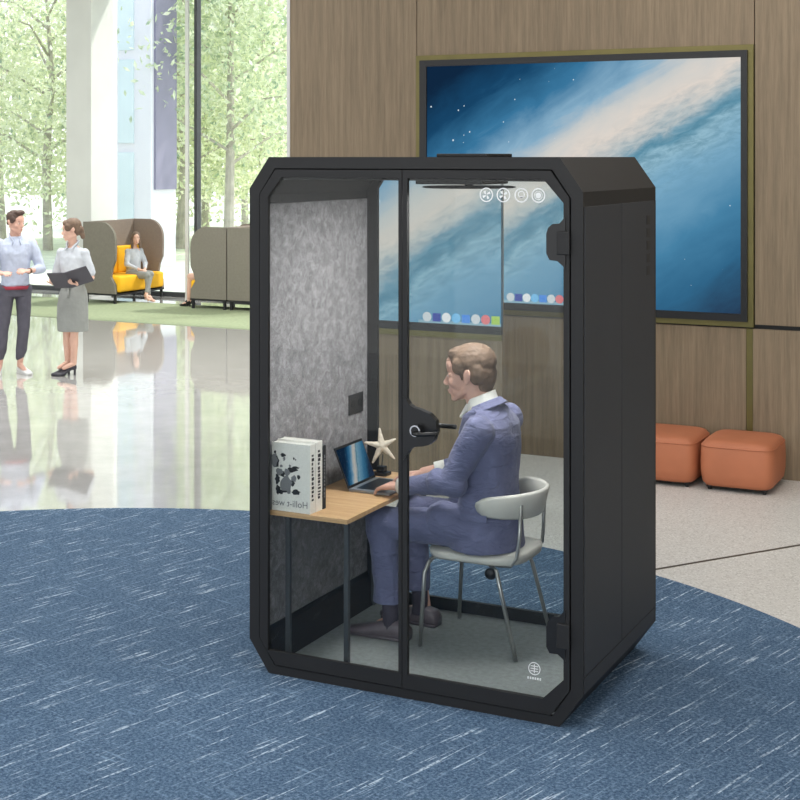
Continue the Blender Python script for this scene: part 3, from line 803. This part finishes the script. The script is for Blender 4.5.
def eyes(par, eye, sc, yaw, pitch, w=1.0):
    for s in (-1, 1):
        m = MB(); m.ell((.0735, s*.031*w, .001), (.0105,.012,.0060)); m.build('eye', 'eye', par, xf=xf_head(eye, sc, yaw, pitch), smooth=True)
        m = MB(); m.ell((.0815, s*.031*w, .001), (.0035,.0055,.0052), n=12); m.build('iris', 'iris', par.children[-1] if False else par, xf=xf_head(eye, sc, yaw, pitch), smooth=True)
        m = MB(); m.cap((.084, s*.014, .021), (.080, s*.046*w, .022), .0038, .003, 8); m.build('eyebrow', 'hair_d', par, xf=xf_head(eye, sc, yaw, pitch), smooth=True)
    m = MB(); m.ell((.0945,0,-.0635), (.0065,.018,.0042)); m.ell((.0915,0,-.0735), (.0066,.015,.0045)); m.build('lips', 'lips', par, xf=xf_head(eye, sc, yaw, pitch), smooth=True)
def shoe(par, heel, yaw, L_=.285, mat='shoe', sc=1.0, hh=.0):
    m = MB(); rings = []
    for x, w, h, z in ((-.005,.026,.05,.006+hh), (.012,.036,.075,.002+hh), (.06,.037,.085,hh), (.11,.034,.078,hh*.7), (.16,.040,.060,0), (.21,.045,.046,0), (.255,.038,.036,0), (.283,.020,.026,.004)):
        r = []
        for k in range(16):
            a = 2*math.pi*k/16; c_, s_ = math.cos(a), math.sin(a)
            r.append((x*L_/.285, w*math.copysign(abs(c_)**.8, c_), z+(h/2+h/2*math.copysign(abs(s_)**.8, s_))))
        rings.append(r)
    m.sweep(rings)
    m.box(.0, .27*L_/.285, -.036, .036, 0, .012, .004) if not hh else m.box(-.002, .02, -.012, .012, 0, hh+.01, .003)
    o = m.build('shoe', mat, par, xf=Matrix.Translation(heel) @ Matrix.Rotation(yaw,4,'Z') @ Matrix.Scale(sc,4), smooth=True)
    return o

# ---- seated man in the booth: local +x is where he faces, +y is towards the glass front
man = bt('person', 'man with short reddish brown hair in blue-grey suit typing at the desk in the booth', 'person', .90, .665, FZ, math.pi)
eye = Vector((.125, 0, 1.232)); hs = 1.08; yaw, pit = R(4), R(7)
m = MB(); merge(m, head_prims(m, eye), xf_head(eye, hs, yaw, pit))
m.cap((.045,0,1.04), (.095,0,1.17), .062, .058); m.cap((.02,0,1.03), (.06,0,1.12), .075, .06)
m.loft([(.03,0,.50,.09,.13), (.02,0,.7,.085,.12), (0,0,.9,.10,.15), (.01,0,1.02,.08,.16), (.03,0,1.07,.05,.08)])
LW, RW = Vector((.395,.165,.715)), Vector((.40,-.10,.725))
for sgn, el, wr in ((1, (.11,.225,.775), LW), (-1, (.12,-.235,.79), RW)):
    m.cap((.0,sgn*.17,1.0), el, .045, .038); m.cap(el, wr, .038, .027)
    m.cap((.05,sgn*.09,.53), (.50,sgn*.12,.54), .06, .05); m.cap((.50,sgn*.12,.54), (.45 if sgn > 0 else .41,sgn*.12,.07), .05, .036)
    m.cap((.45 if sgn > 0 else .41,sgn*.12,.07), (.52 if sgn > 0 else .48,sgn*.12,.045), .034, .026)
hand(m, LW, (1,-.28,-.12), (.1,.1,1), True, .42, 1.05); hand(m, RW, (1,.22,-.14), (.1,-.1,1), False, .42, 1.05)
remesh(m, 'body', 'skin', man, .0045, 3)
eyes(man, eye, hs, yaw, pit)
h = MB()
h.ell((-.027,0,.050), (.107,.084,.083)); h.ell((.030,0,.092), (.052,.062,.028), (0,.2,0)); h.ell((.030,.010,.100), (.046,.05,.022), (0,.1,0))
h.ell((-.078,0,-.004), (.046,.068,.074)); h.ell((-.072,0,-.055), (.032,.052,.035))
for s in (-1, 1): h.ell((.012,s*.068,.040), (.036,.014,.038)); h.ell((.004,s*.073,.006), (.010,.006,.028)); h.ell((-.058,s*.064,.005), (.036,.022,.05))
bmesh.ops.transform(h.b, matrix=xf_head(eye, hs, yaw, pit), verts=h.b.verts)
remesh(h, 'hair', 'hair_m', man, .004, 3, disp=.0025, dscale=34)
# shirt: collar and cuffs
m = MB(); m.loft([(.035,0,1.035,.08,.095), (.050,0,1.09,.070,.076), (.060,0,1.138,.066,.067)], 24)
m.cap((.115,.03,1.11), (.14,.045,1.075), .014, .01); m.cap((.115,-.03,1.11), (.14,-.045,1.075), .014, .01)
m.cap((.08,0,1.08), (.135,0,1.01), .035, .02)
SHR = Matrix(((1,0,0,0),(0,1,0,0),(-.42,0,1,.026),(0,0,0,1)))
remesh(m, 'shirt_collar', 'shirt', man, .004, 2, xf=SHR)
for wr, el in ((LW, Vector((.11,.225,.775))), (RW, Vector((.12,-.235,.79)))):
    dd = (wr-el).normalized(); a = wr-dd*(.0 if wr is LW else .055)
    MB().tube([a-dd*.05, a], [.042,.040], 18).build('shirt_cuff', 'shirt', man, smooth=True)
# jacket
m = MB()
m.loft([(.035,0,.450,.172,.20), (.03,0,.52,.162,.20), (.022,0,.62,.136,.18), (.012,0,.74,.120,.165), (.006,0,.86,.120,.175), (.006,0,.95,.115,.19), (.006,0,1.01,.106,.185), (.012,0,1.045,.092,.155), (.02,0,1.075,.08,.118), (.030,0,1.10,.072,.088)], 28, 2.2)
for sgn, sh, el, wr in ((1, (.0,.175,1.005), Vector((.115,.225,.775)), LW), (-1, (.0,-.175,1.005), Vector((.12,-.235,.79)), RW)):
    m.cap(sh, tuple(el), .073, .058); dd = (wr-el).normalized(); m.cap(tuple(el), tuple(wr-dd*(.065 if sgn > 0 else .12)), .060, .047)
    m.cap(tuple(el-Vector((.02,0,.01))), tuple(el+Vector((.06,0,0))), .058, .056)
    m.cap((.03,sgn*.10,.53), (.20,sgn*.115,.565), .10, .092)
m.cap((-.05,.0,.60), (-.045,0,.50), .09, .095)
jk = remesh(m, 'jacket', 'suit', man, .006, 6, disp=.007, dscale=6)
# lapel, pocket flap and seams on the near side
m = MB(); m.tube([(.045,.115,1.085), (.10,.09,1.04), (.135,.06,.96), (.14,.03,.86)], [.012,.022,.02,.008], 10, .4); m.build('lapel', 'suit', man, smooth=True)
m = MB(); m.tube([(.045,-.115,1.085), (.10,-.09,1.04), (.135,-.06,.96), (.14,-.03,.86)], [.012,.022,.02,.008], 10, .4); m.build('lapel', 'suit', man, smooth=True)
m = MB(); m.loft([(.022,0,1.06,.088,.105), (.034,0,1.085,.076,.086), (.042,0,1.10,.070,.076)], 24); remesh(m, 'jacket_collar', 'suit', man, .005, 2, xf=SHR)
m = MB(); m.box(-.055, .075, .200, .207, .60, .632, .003); m.build('pocket_flap', 'suit', man, xf=Matrix.Translation((0,-.012,0)) @ Matrix.Rotation(R(-2),4,'Z'))
# trousers
m = MB()
m.ell((.02,0,.52), (.13,.175,.075))
for sgn, kx, ax, yk in ((1, .505, .475, .145), (-1, .47, .44, -.10)):
    m.cap((.06,sgn*.095,.53), (kx,yk,.537), .09, .074); m.cap((kx,yk,.537), (kx,yk,.50), .075, .073)
    m.loft([(ax,yk,.165,.068,.060), (ax,yk,.25,.067,.060), (ax+.01,yk,.38,.068,.064), (kx-.005,yk,.52,.074,.070)], 20)
remesh(m, 'trousers', 'suit', man, .006, 3, disp=.006, dscale=9)
for sgn, ax, yk in ((1, .455, .145), (-1, .42, -.10)):
    MB().tube([(ax,yk,.05), (ax,yk,.12), (ax+.005,yk,.2)], [.040,.038,.04], 14).build('sock', 'sock', man, smooth=True)
    shoe(man, (ax-.095, yk, 0), R(2 if sgn > 0 else -4), .30, 'shoe', 1.05)

# ---- standing figures
def standing(par, H, female, look, legs, arms, mats, vox=.008):
    k = H/1.75; ms = Matrix.Scale(k, 4)
    eye = Vector((.045, 0, 1.635)); sh_y = .165 if female else .19
    m = MB(); merge(m, head_prims(m, eye, female=female), xf_head(eye, 1.0, look, R(8)))
    m.cap((.0,0,1.44), (.02,0,1.57), .05 if female else .06, .048 if female else .056)
    m.loft([(0,0,.86,.09,.13), (0,0,1.0,.08,.11), (0,0,1.2,.085,.12), (0,0,1.38,.08,.15), (0,0,1.45,.05,.07)])
    for sgn, (sh, el, wr, hd, nr, cu) in arms.items():
        m.cap(sh, el, .042 if female else .048, .036); m.cap(el, wr, .037, .025)
        hand(m, wr, hd, nr, sgn > 0, cu, .95 if female else 1.05)
    for sgn, (hp_, kn, an, fy) in legs.items():
        m.cap(hp_, kn, .07, .048); m.cap(kn, (Vector(kn)*.6+Vector(an)*.4)[:], .046, .048 if female else .044); m.cap((Vector(kn)*.6+Vector(an)*.4)[:], an, .046 if female else .042, .032)
        d = Vector((math.cos(fy), math.sin(fy), 0)); m.cap(an, (Vector(an)+d*.12+Vector((0,0,-.045)))[:], .033, .022)
    remesh(m, 'body', mats['skin'], par, vox, 2, xf=ms)
    for f in (eyes,):
        e2 = eye*k; f(par, e2, k, look, R(8), .94 if female else 1)
    return eye, k, ms
def collar(par, mat, ms, r=.064):
    m = MB()
    for sg in (-1, 1):
        m.tube([(-.055, 0, 1.505), (-.025, sg*.058, 1.503), (.03, sg*.062, 1.48), (.085, sg*.034, 1.435), (.112, sg*.045, 1.40)], [.018,.019,.020,.020,.008], 8, .5)
    m.build('collar', mat, par, xf=ms, smooth=True)
# man in pale blue shirt
mp = gr(15, 373.5)
man2 = thing('person', 'man in pale blue shirt, red belt and dark trousers standing at the left edge', 'person', (mp[0], mp[1], 0), R(-40))
KM = 1.72
arms = {-1: ((0,-.19,1.40), (.0,-.27,1.14), (.20,-.17,1.10), (1,.3,.15), (-.2,-.4,1), .5),
        1: ((0,.19,1.40), (.05,.27,1.13), (.24,.10,1.12), (1,-.9,.2), (0,.6,.8), .55)}
legs = {-1: ((0,-.09,.90), (.02,-.13,.50), (-.02,-.16,.09), R(-15)), 1: ((0,.09,.90), (.03,.085,.50), (.0,.05,.09), R(18))}
eye, k, ms = standing(man2, KM, False, R(38), legs, arms, dict(skin='skin'))
h = MB(); h.ell((-.022,0,.050), (.100,.081,.083)); h.ell((.035,0,.112), (.060,.062,.030), (0,-.15,0)); h.ell((-.07,0,.0), (.035,.06,.05))
for s in (-1, 1): h.ell((.008,s*.068,.030), (.04,.014,.04))
bmesh.ops.transform(h.b, matrix=xf_head(eye*k, k, R(38), R(8)), verts=h.b.verts); remesh(h, 'hair', 'hair_d', man2, .006, 2, disp=.005, dscale=30)
m = MB(); m.loft([(0,0,.945,.112,.152), (0,0,1.0,.115,.15), (.005,0,1.15,.12,.155), (.005,0,1.3,.125,.175), (0,0,1.40,.105,.185), (0,0,1.455,.075,.11), (.005,0,1.485,.062,.068)], 28)
for sgn in (-1, 1):
    sh, el, wr = [Vector(q) for q in arms[sgn][:3]]; m.cap(tuple(sh*1.0+Vector((0,-sgn*.02,0))), tuple(el), .066, .054); m.cap(tuple(el), tuple(el*.55+wr*.45), .054, .05)
remesh(m, 'shirt', 'shirt_b', man2, .008, 3, xf=ms, disp=.008, dscale=9)
collar(man2, 'shirt_b', ms)
m = MB(); m.loft([(0,0,.84,.118,.16), (0,0,.90,.113,.152), (0,0,.95,.108,.145)], 24)
for sgn, (hp_, kn, an, fy) in legs.items():
    hp_, kn, an = Vector(hp_), Vector(kn), Vector(an); m.cap(tuple(hp_), tuple(kn), .095, .065); m.cap(tuple(kn), tuple(an*.62+kn*.38), .064, .060); m.cap(tuple(an*.62+kn*.38), tuple(an+Vector((0,0,.085))), .060, .045)
remesh(m, 'trousers', 'trs_d', man2, .008, 3, xf=ms, disp=.005, dscale=9)
MB().loft([(0,0,.915,.124,.163), (0,0,.950,.124,.162)], 28).build('belt', 'belt', man2, xf=ms, smooth=True)['label'] = 'dark red belt'
for sgn, (hp_, kn, an, fy) in legs.items(): shoe(man2, ((an[0]-.055)*k, an[1]*k, 0), fy, .27, 'sneaker', .98)
wl, el_ = Vector(arms[1][2]), Vector(arms[1][1]); dd = (wl-el_).normalized()
MB().tube([wl-dd*.035, wl-dd*.01], .031, 16).build('watch', 'brown', man2, xf=ms, smooth=True)
# woman with the folder
wp = gr(73, 375)
wom = thing('person', 'woman in pale grey blouse and grey knee skirt standing with an open dark folder', 'person', (wp[0], wp[1], 0), R(-78))
arms = {-1: ((0,-.155,1.37), (-.02,-.215,1.10), (.17,-.16,1.045), (1,.45,.15), (.2,-.9,.2), .6),
        1: ((0,.155,1.37), (-.02,.215,1.10), (.18,.14,1.045), (1,-.3,.12), (.1,.9,.1), .6)}
arms = {s_: (v[0], v[1], v[2], v[3], (0, 0, -1), v[5]) for s_, v in arms.items()}
legs = {-1: ((0,-.075,.88), (.02,-.065,.49), (-.02,-.075,.135), R(-28)), 1: ((0,.075,.88), (.05,.04,.49), (.01,.015,.135), R(-40))}
eye, k, ms = standing(wom, 1.64, True, R(-66), legs, arms, dict(skin='skin2'))
h = MB(); h.ell((-.022,0,.050), (.102,.080,.086)); h.ell((.045,0,.085), (.042,.060,.035)); h.ell((-.06,0,.0), (.048,.066,.075)); h.ell((-.10,0,-.02), (.04,.035,.06)); h.ell((-.115,0,-.075), (.028,.026,.05))
for s in (-1, 1): h.ell((.03,s*.066,.035), (.04,.014,.045))
bmesh.ops.transform(h.b, matrix=xf_head(eye*k, k, R(-66), R(8)), verts=h.b.verts); remesh(h, 'hair', 'hair_m', wom, .006, 2, disp=.003, dscale=30)
m = MB(); m.loft([(0,0,1.00,.10,.125), (0,0,1.08,.098,.12), (.01,0,1.22,.115,.135), (.01,0,1.33,.105,.15), (0,0,1.40,.085,.142), (0,0,1.435,.072,.10)], 28)
for sgn in (-1, 1):
    sh, el, wr = [Vector(q) for q in arms[sgn][:3]]; m.cap(tuple(sh+Vector((0,-sgn*.015,0))), tuple(sh*.2+el*.8), .062, .056)
    m.cap((.03,sgn*.05,1.44), (.085,sgn*.03,1.36), .018, .012)
remesh(m, 'blouse', 'blouse', wom, .007, 3, xf=ms, disp=.007, dscale=10)
collar(wom, 'blouse', ms)
m = MB(); m.loft([(.01,0,.50,.135,.175), (.01,0,.62,.142,.182), (.005,0,.80,.135,.18), (0,0,.92,.118,.162), (0,0,1.03,.100,.125)], 32)
remesh(m, 'skirt', 'skirt', wom, .007, 2, xf=ms, disp=.006, dscale=10)
m = MB(); m.tube([(.112,0,1.01), (.132,.01,.95), (.145,.012,.88)], [.012,.016,.02], 8, .5); m.tube([(.112,-.04,1.0), (.122,0,1.01), (.112,.04,1.0)], .014, 8); m.build('waist_tie', 'skirt', wom, xf=ms, smooth=True)
for sgn, (hp_, kn, an, fy) in legs.items(): shoe(wom, ((an[0]-.04)*k, an[1]*k, 0), fy, .24, 'folder', .92, .055)
# folder in her hands
fp = wom.matrix_basis.copy(); bpy.context.view_layer.update(); fp = wom.matrix_world @ Vector((.29*k, .09, 1.09*k))
fd = thing('folder', 'open dark ring folder held by the standing woman', 'folder', tuple(fp), R(-78))
MB().box(-.125, .125, -.2, 0, 0, .012, .003).build('cover', 'folder', fd, xf=Matrix.Rotation(R(-42),4,'Y') @ Matrix.Rotation(R(4),4,'X'))
MB().box(-.125, .125, 0, .23, 0, .012, .003).build('cover', 'folder', fd, xf=Matrix.Rotation(R(-42),4,'Y') @ Matrix.Rotation(R(24),4,'X'))
MB().box(-.11, .11, .01, .218, .012, .018, .002).build('pages', 'paper', fd, xf=Matrix.Rotation(R(-42),4,'Y') @ Matrix.Rotation(R(24),4,'X'))
MB().box(-.11, .11, -.188, -.01, .012, .018, .002).build('pages', 'paper', fd, xf=Matrix.Rotation(R(-42),4,'Y') @ Matrix.Rotation(R(4),4,'X'))

# ---- seated figures on the sofas
def seated(par, S, mats, crossed=True, heels=True):
    ms = Matrix.Scale(S, 4); eye = Vector((.03, 0, 1.19))
    m = MB(); merge(m, head_prims(m, eye, female=True), xf_head(eye, 1, R(-25), R(2)))
    m.cap((-.03,0,1.0), (0,0,1.12), .048, .045); m.loft([(-.05,0,.47,.1,.14), (-.05,0,.6,.085,.12), (-.04,0,.8,.09,.12), (-.03,0,.95,.075,.14), (-.03,0,1.01,.05,.07)])
    A = {1: ((-.03,.15,.94), (.03,.22,.70), (.22,.07,.60)), -1: ((-.03,-.15,.94), (.03,-.22,.70), (.22,-.05,.60))}
    for s, (a, b, c) in A.items(): m.cap(a, b, .042, .035); m.cap(b, c, .035, .025); hand(m, c, (1,-s*.8,-.1), (0,0,1), s > 0, .4, .95)
    Lg = {1: ((-.02,.085,.50), (.42,.06,.52), (.50,-.10,.14) if crossed else (.46,.06,.09)), -1: ((-.02,-.085,.50), (.42,-.02,.50), (.40,.03,.09))}
    for s, (a, b, c) in Lg.items(): m.cap(a, b, .075, .055); m.cap(b, c, .052, .034); m.cap(c, (c[0]+.12, c[1], c[2]-.05), .03, .02)
    remesh(m, 'body', mats['skin'], par, .011, 2, xf=ms)
    eyes(par, eye*S, S, R(-25), R(2), .94)
    h = MB(); h.ell((-.022,0,.050), (.102,.082,.086)); h.ell((-.05,0,-.04), (.055,.075,.10)); h.cap((-.03,.07,0), (.02,.075,-.17), .03, .025); h.cap((-.03,-.07,0), (.02,-.075,-.17), .03, .025)
    bmesh.ops.transform(h.b, matrix=xf_head(eye*S, S, R(-25), R(2)), verts=h.b.verts); remesh(h, 'hair', 'hair_m', par, .009, 2, disp=.004, dscale=25)
    m = MB(); m.loft([(-.04,0,.46,.14,.18), (-.05,0,.6,.115,.15), (-.04,0,.8,.115,.145), (-.03,0,.93,.09,.16), (-.03,0,.995,.06,.08)])
    for s, (a, b, c) in A.items(): m.cap(a, b, .056, .05); m.cap(b, tuple(Vector(b)*.25+Vector(c)*.75), .048, .04)
    remesh(m, 'jacket', mats['top'], par, .011, 2, xf=ms, disp=.006, dscale=10)
    m = MB(); m.ell((-.04,0,.50), (.14,.18,.09))
    for s, (a, b, c) in Lg.items(): m.cap(a, b, .092, .068); m.cap(b, tuple(Vector(b)*.15+Vector(c)*.85), .06, .045)
    remesh(m, 'trousers', mats['bot'], par, .011, 2, xf=ms)
    for s, (a, b, c) in Lg.items():
        shoe(par, ((c[0]-.03)*S, c[1]*S, max(0, (c[2]-.10))*S), R(0 if s < 0 else -8), .24, mats['shoe'], .95*S, .05)

# ================================================================ PODS
def sofa(name_label, x0, x1, v0, v1, face, ztop, group='high-backed sofas'):
    """face=+1: opens towards +x. x0..x1 wing length, v0 near wing, v1 far wing"""
    cxm, cym = (x0+x1)/2, (v0+v1)/2
    t = thing('high_back_sofa', name_label, 'sofa', (cxm, cym, .006), 0, group)
    o_ = (cxm, cym, .006)
    zb_ = .16
    def wingpoly():
        L = x1-x0; pts = [(x0, zb_), (x0, ztop)]
        top = []
        for i in range(9):
            a = R(90-90*i/8); top.append((x1-.30+.30*math.cos(a)*.93, ztop-.30+.30*math.sin(a)))
        low = [(x1-.02, ztop-.45), (x1-.028, ztop-.60), (x1-.085, ztop-.72), (x1-.11, .42), (x1-.03, .30), (x1-.02, zb_)]
        p = pts+top+low
        if face < 0: p = [(x0+x1-a, b) for a, b in p]
        return p
    MB().prism(wingpoly(), v0, v0+.05).build('side_wing', 'pod', t, o_)
    MB().prism(wingpoly(), v1-.05, v1).build('side_wing', 'pod_in', t, o_)
    bx = (x0, x0+.06) if face > 0 else (x1-.06, x1)
    MB().box(bx[0], bx[1], v0+.05, v1-.05, zb_, ztop, .01).build('back_panel', 'pod_in', t, o_)
    sx = (x0+.06, x1+.02) if face > 0 else (x0-.02, x1-.06)
    MB().box(sx[0], sx[1], v0+.055, v1-.055, zb_+.02, .43, .04, seg=3).build('seat_cushion', 'yellow', t, o_, True)
    cx_ = (x0+.06, x0+.18) if face > 0 else (x1-.18, x1-.06)
    MB().box(cx_[0], cx_[1], v0+.06, (v0+v1)/2-.01, .43, .86, .03, seg=3).build('back_cushion', 'yellow', t, o_, True)
    MB().box(cx_[0], cx_[1], (v0+v1)/2+.01, v1-.06, .43, .86, .03, seg=3).build('back_cushion', 'yellow', t, o_, True)
    MB().box(x0+.01, x1-.01, v0+.01, v1-.01, zb_-.03, zb_, .004).build('base_frame', 'matte_black', t, o_)
    for lx in (x0+.05, x1-.05):
        for ly in (v0+.04, v1-.04): MB().box(lx-.018, lx+.018, ly-.018, ly+.018, .006, zb_-.03).build('leg', 'matte_black', t, o_)
    return t
u0, u1 = pz(83, 250, 18.0)[0], pz(113, 250, 18.0)[0]
sofa('taupe high-backed sofa with mustard seat where a woman sits, left by the windows', u0, u1+.06, 18.0, 19.3, 1, 1.28)
u2, u3 = pz(189, 250, 18.0)[0], pz(226, 250, 18.0)[0]
sofa('taupe high-backed sofa seen from its outer wing, curved edge beside the window post', u2, u3, 18.0, 19.2, -1, 1.245)
u4 = u3+.02
sofa('taupe high-backed sofa back to back with its neighbour, half hidden behind the booth', u4, u4+(u3-u2), 18.0, 19.2, 1, 1.245)
wq = pz(128, 300, 18.55)
w2 = thing('person', 'woman in light grey suit sitting cross-legged on the mustard sofa', 'person', (u0+.50, 18.68, .006), R(-18))
seated(w2, .83, dict(skin='skin2', top='blouse', bot='skirt', shoe='skin2'))
w3 = thing('person', 'person almost hidden inside the middle sofa, one bare leg in black heel showing', 'person', (u3-.42, 18.3, .006), R(184))
seated(w3, .88, dict(skin='skin2', top='shirt', bot='skin2', shoe='gloss_black'), False)

# ================================================================ POUFS
def pouf(label, x0, x1, y0, y1, z1):
    c_ = ((x0+x1)/2, (y0+y1)/2); t = thing('pouf', label, 'pouf', (c_[0], c_[1], 0), 0, 'orange poufs by the wood wall')
    m = MB(); hx, hy = (x1-x0)/2, (y1-y0)/2; n = 40; rings = []
    for z, k in ((.03,.80), (.034,.88), (.06,.955), (.12,.99), (.2,1.0), (z1-.06,.985), (z1-.03,.955), (z1-.012,.90), (z1,.80), (z1+.006,.5), (z1+.008,.1)):
        rr = []
        for i in range(n):
            a = 2*math.pi*i/n; c, s = math.cos(a), math.sin(a)
            rr.append((hx*k*math.copysign(abs(c)**.33, c), hy*k*math.copysign(abs(s)**.33, s), z))
        rings.append(rr)
    m.sweep(rings); m.build('cushion', 'pouf', t, smooth=True)
    m = MB(); ring = [(hx*.975*math.copysign(abs(math.cos(2*math.pi*i/48))**.33, math.cos(2*math.pi*i/48)), hy*.975*math.copysign(abs(math.sin(2*math.pi*i/48))**.33, math.sin(2*math.pi*i/48)), z1-.04) for i in range(49)]
    m.tube(ring, .004, 6); m.build('piping', 'pouf', t, smooth=True)
    MB().box(-hx*.8, hx*.8, -hy*.8, hy*.8, .022, .034, .004).build('base', 'matte_black', t)
    for sx in (-1, 1):
        for sy in (-1, 1): MB().tube([(sx*hx*.72, sy*hy*.72, 0), (sx*hx*.72, sy*hy*.72, .024)], .013, 10).build('foot', 'matte_black', t)
    return t
pouf('burnt orange rounded cube pouf on the right, in front of the brass reveal', -2.50, -1.98, 9.74, 10.29, .345)
pouf('burnt orange rounded pouf half hidden behind the booth', -3.04, -2.515, 9.74, 10.29, .345)

# ================================================================ LIGHT
w = bpy.data.worlds.new('World'); SC.world = w; w.use_nodes = True
bg = w.node_tree.nodes['Background']
tcw = w.node_tree.nodes.new('ShaderNodeTexCoord'); spw = w.node_tree.nodes.new('ShaderNodeSeparateXYZ')
w.node_tree.links.new(tcw.outputs['Generated'], spw.inputs[0])
cr = w.node_tree.nodes.new('ShaderNodeValToRGB'); w.node_tree.links.new(spw.outputs[2], cr.inputs[0])
cr.color_ramp.elements[0].position = 0; cr.color_ramp.elements[0].color = (1,1,1,1)
cr.color_ramp.elements[1].position = .5; cr.color_ramp.elements[1].color = (.72,.85,1,1)
w.node_tree.links.new(cr.outputs[0], bg.inputs[0]); bg.inputs[1].default_value = 1.65
def light(kind, name, loc, rot, energy, color=(1,1,1), **kw):
    l = bpy.data.lights.new(name, kind); l.energy = energy; l.color = color
    for a, b in kw.items(): setattr(l, a, b)
    o = bpy.data.objects.new(name, l); COL.objects.link(o); o.location = loc; o.rotation_euler = rot; return o
sd = Vector((-.7, -.8, -1.25)).normalized()
s_ = light('SUN', 'sun', (0,30,20), (0,0,0), 5.0, (1,.97,.9), angle=R(4))
s_.rotation_euler = sd.to_track_quat('-Z', 'Y').to_euler()
light('AREA', 'overhead_fill', (-2.6, 4.6, 5.2), (0,0,0), 150, (1,.98,.95), shape='RECTANGLE', size=5, size_y=4)  # added soft fill above booth and foreground, no fixture in view
light('AREA', 'overhead_fill', (-1.5, 8.6, 5.2), (0,0,0), 60, (1,.97,.93), shape='RECTANGLE', size=3, size_y=2)  # added overhead fill to lift the terrazzo and wood wall
light('AREA', 'overhead_fill', (-10, 12.0, 5.2), (0,0,0), 620, (1,1,1), shape='RECTANGLE', size=7, size_y=6)  # added overhead fill that whitens the polished floor
fl_ = light('AREA', 'front_fill', (1.5, -4.5, 3.6), (0,0,0), 330, (1,.99,.97), shape='RECTANGLE', size=6, size_y=2.5)  # added fill behind the camera, brightens booth front and interior
fl_.rotation_euler = (Vector((BX+.7, BY, .9))-fl_.location).to_track_quat('-Z', 'Y').to_euler()
light('AREA', 'booth_lamp', (BX+.85, BY+.5, 2.155), (0,0,0), 24, (1,.97,.95), shape='DISK', size=.4)

# ================================================================ CAMERA
cam = bpy.data.cameras.new('camera'); co = bpy.data.objects.new('camera', cam); COL.objects.link(co)
co.location = (0, 0, HC); co.rotation_euler = (R(90), 0, R(26.15))
cam.sensor_width = 36; cam.lens = F/800*36; cam.shift_y = -(400-HZ)/800
cam.clip_end = 300
SC.camera = co
SC.view_settings.view_transform = 'Standard'; SC.view_settings.look = 'None'
SC.view_settings.exposure = 0; SC.view_settings.gamma = 1; SC.view_settings.use_curve_mapping = False
SC.cycles.max_bounces = 8; SC.cycles.transparent_max_bounces = 16
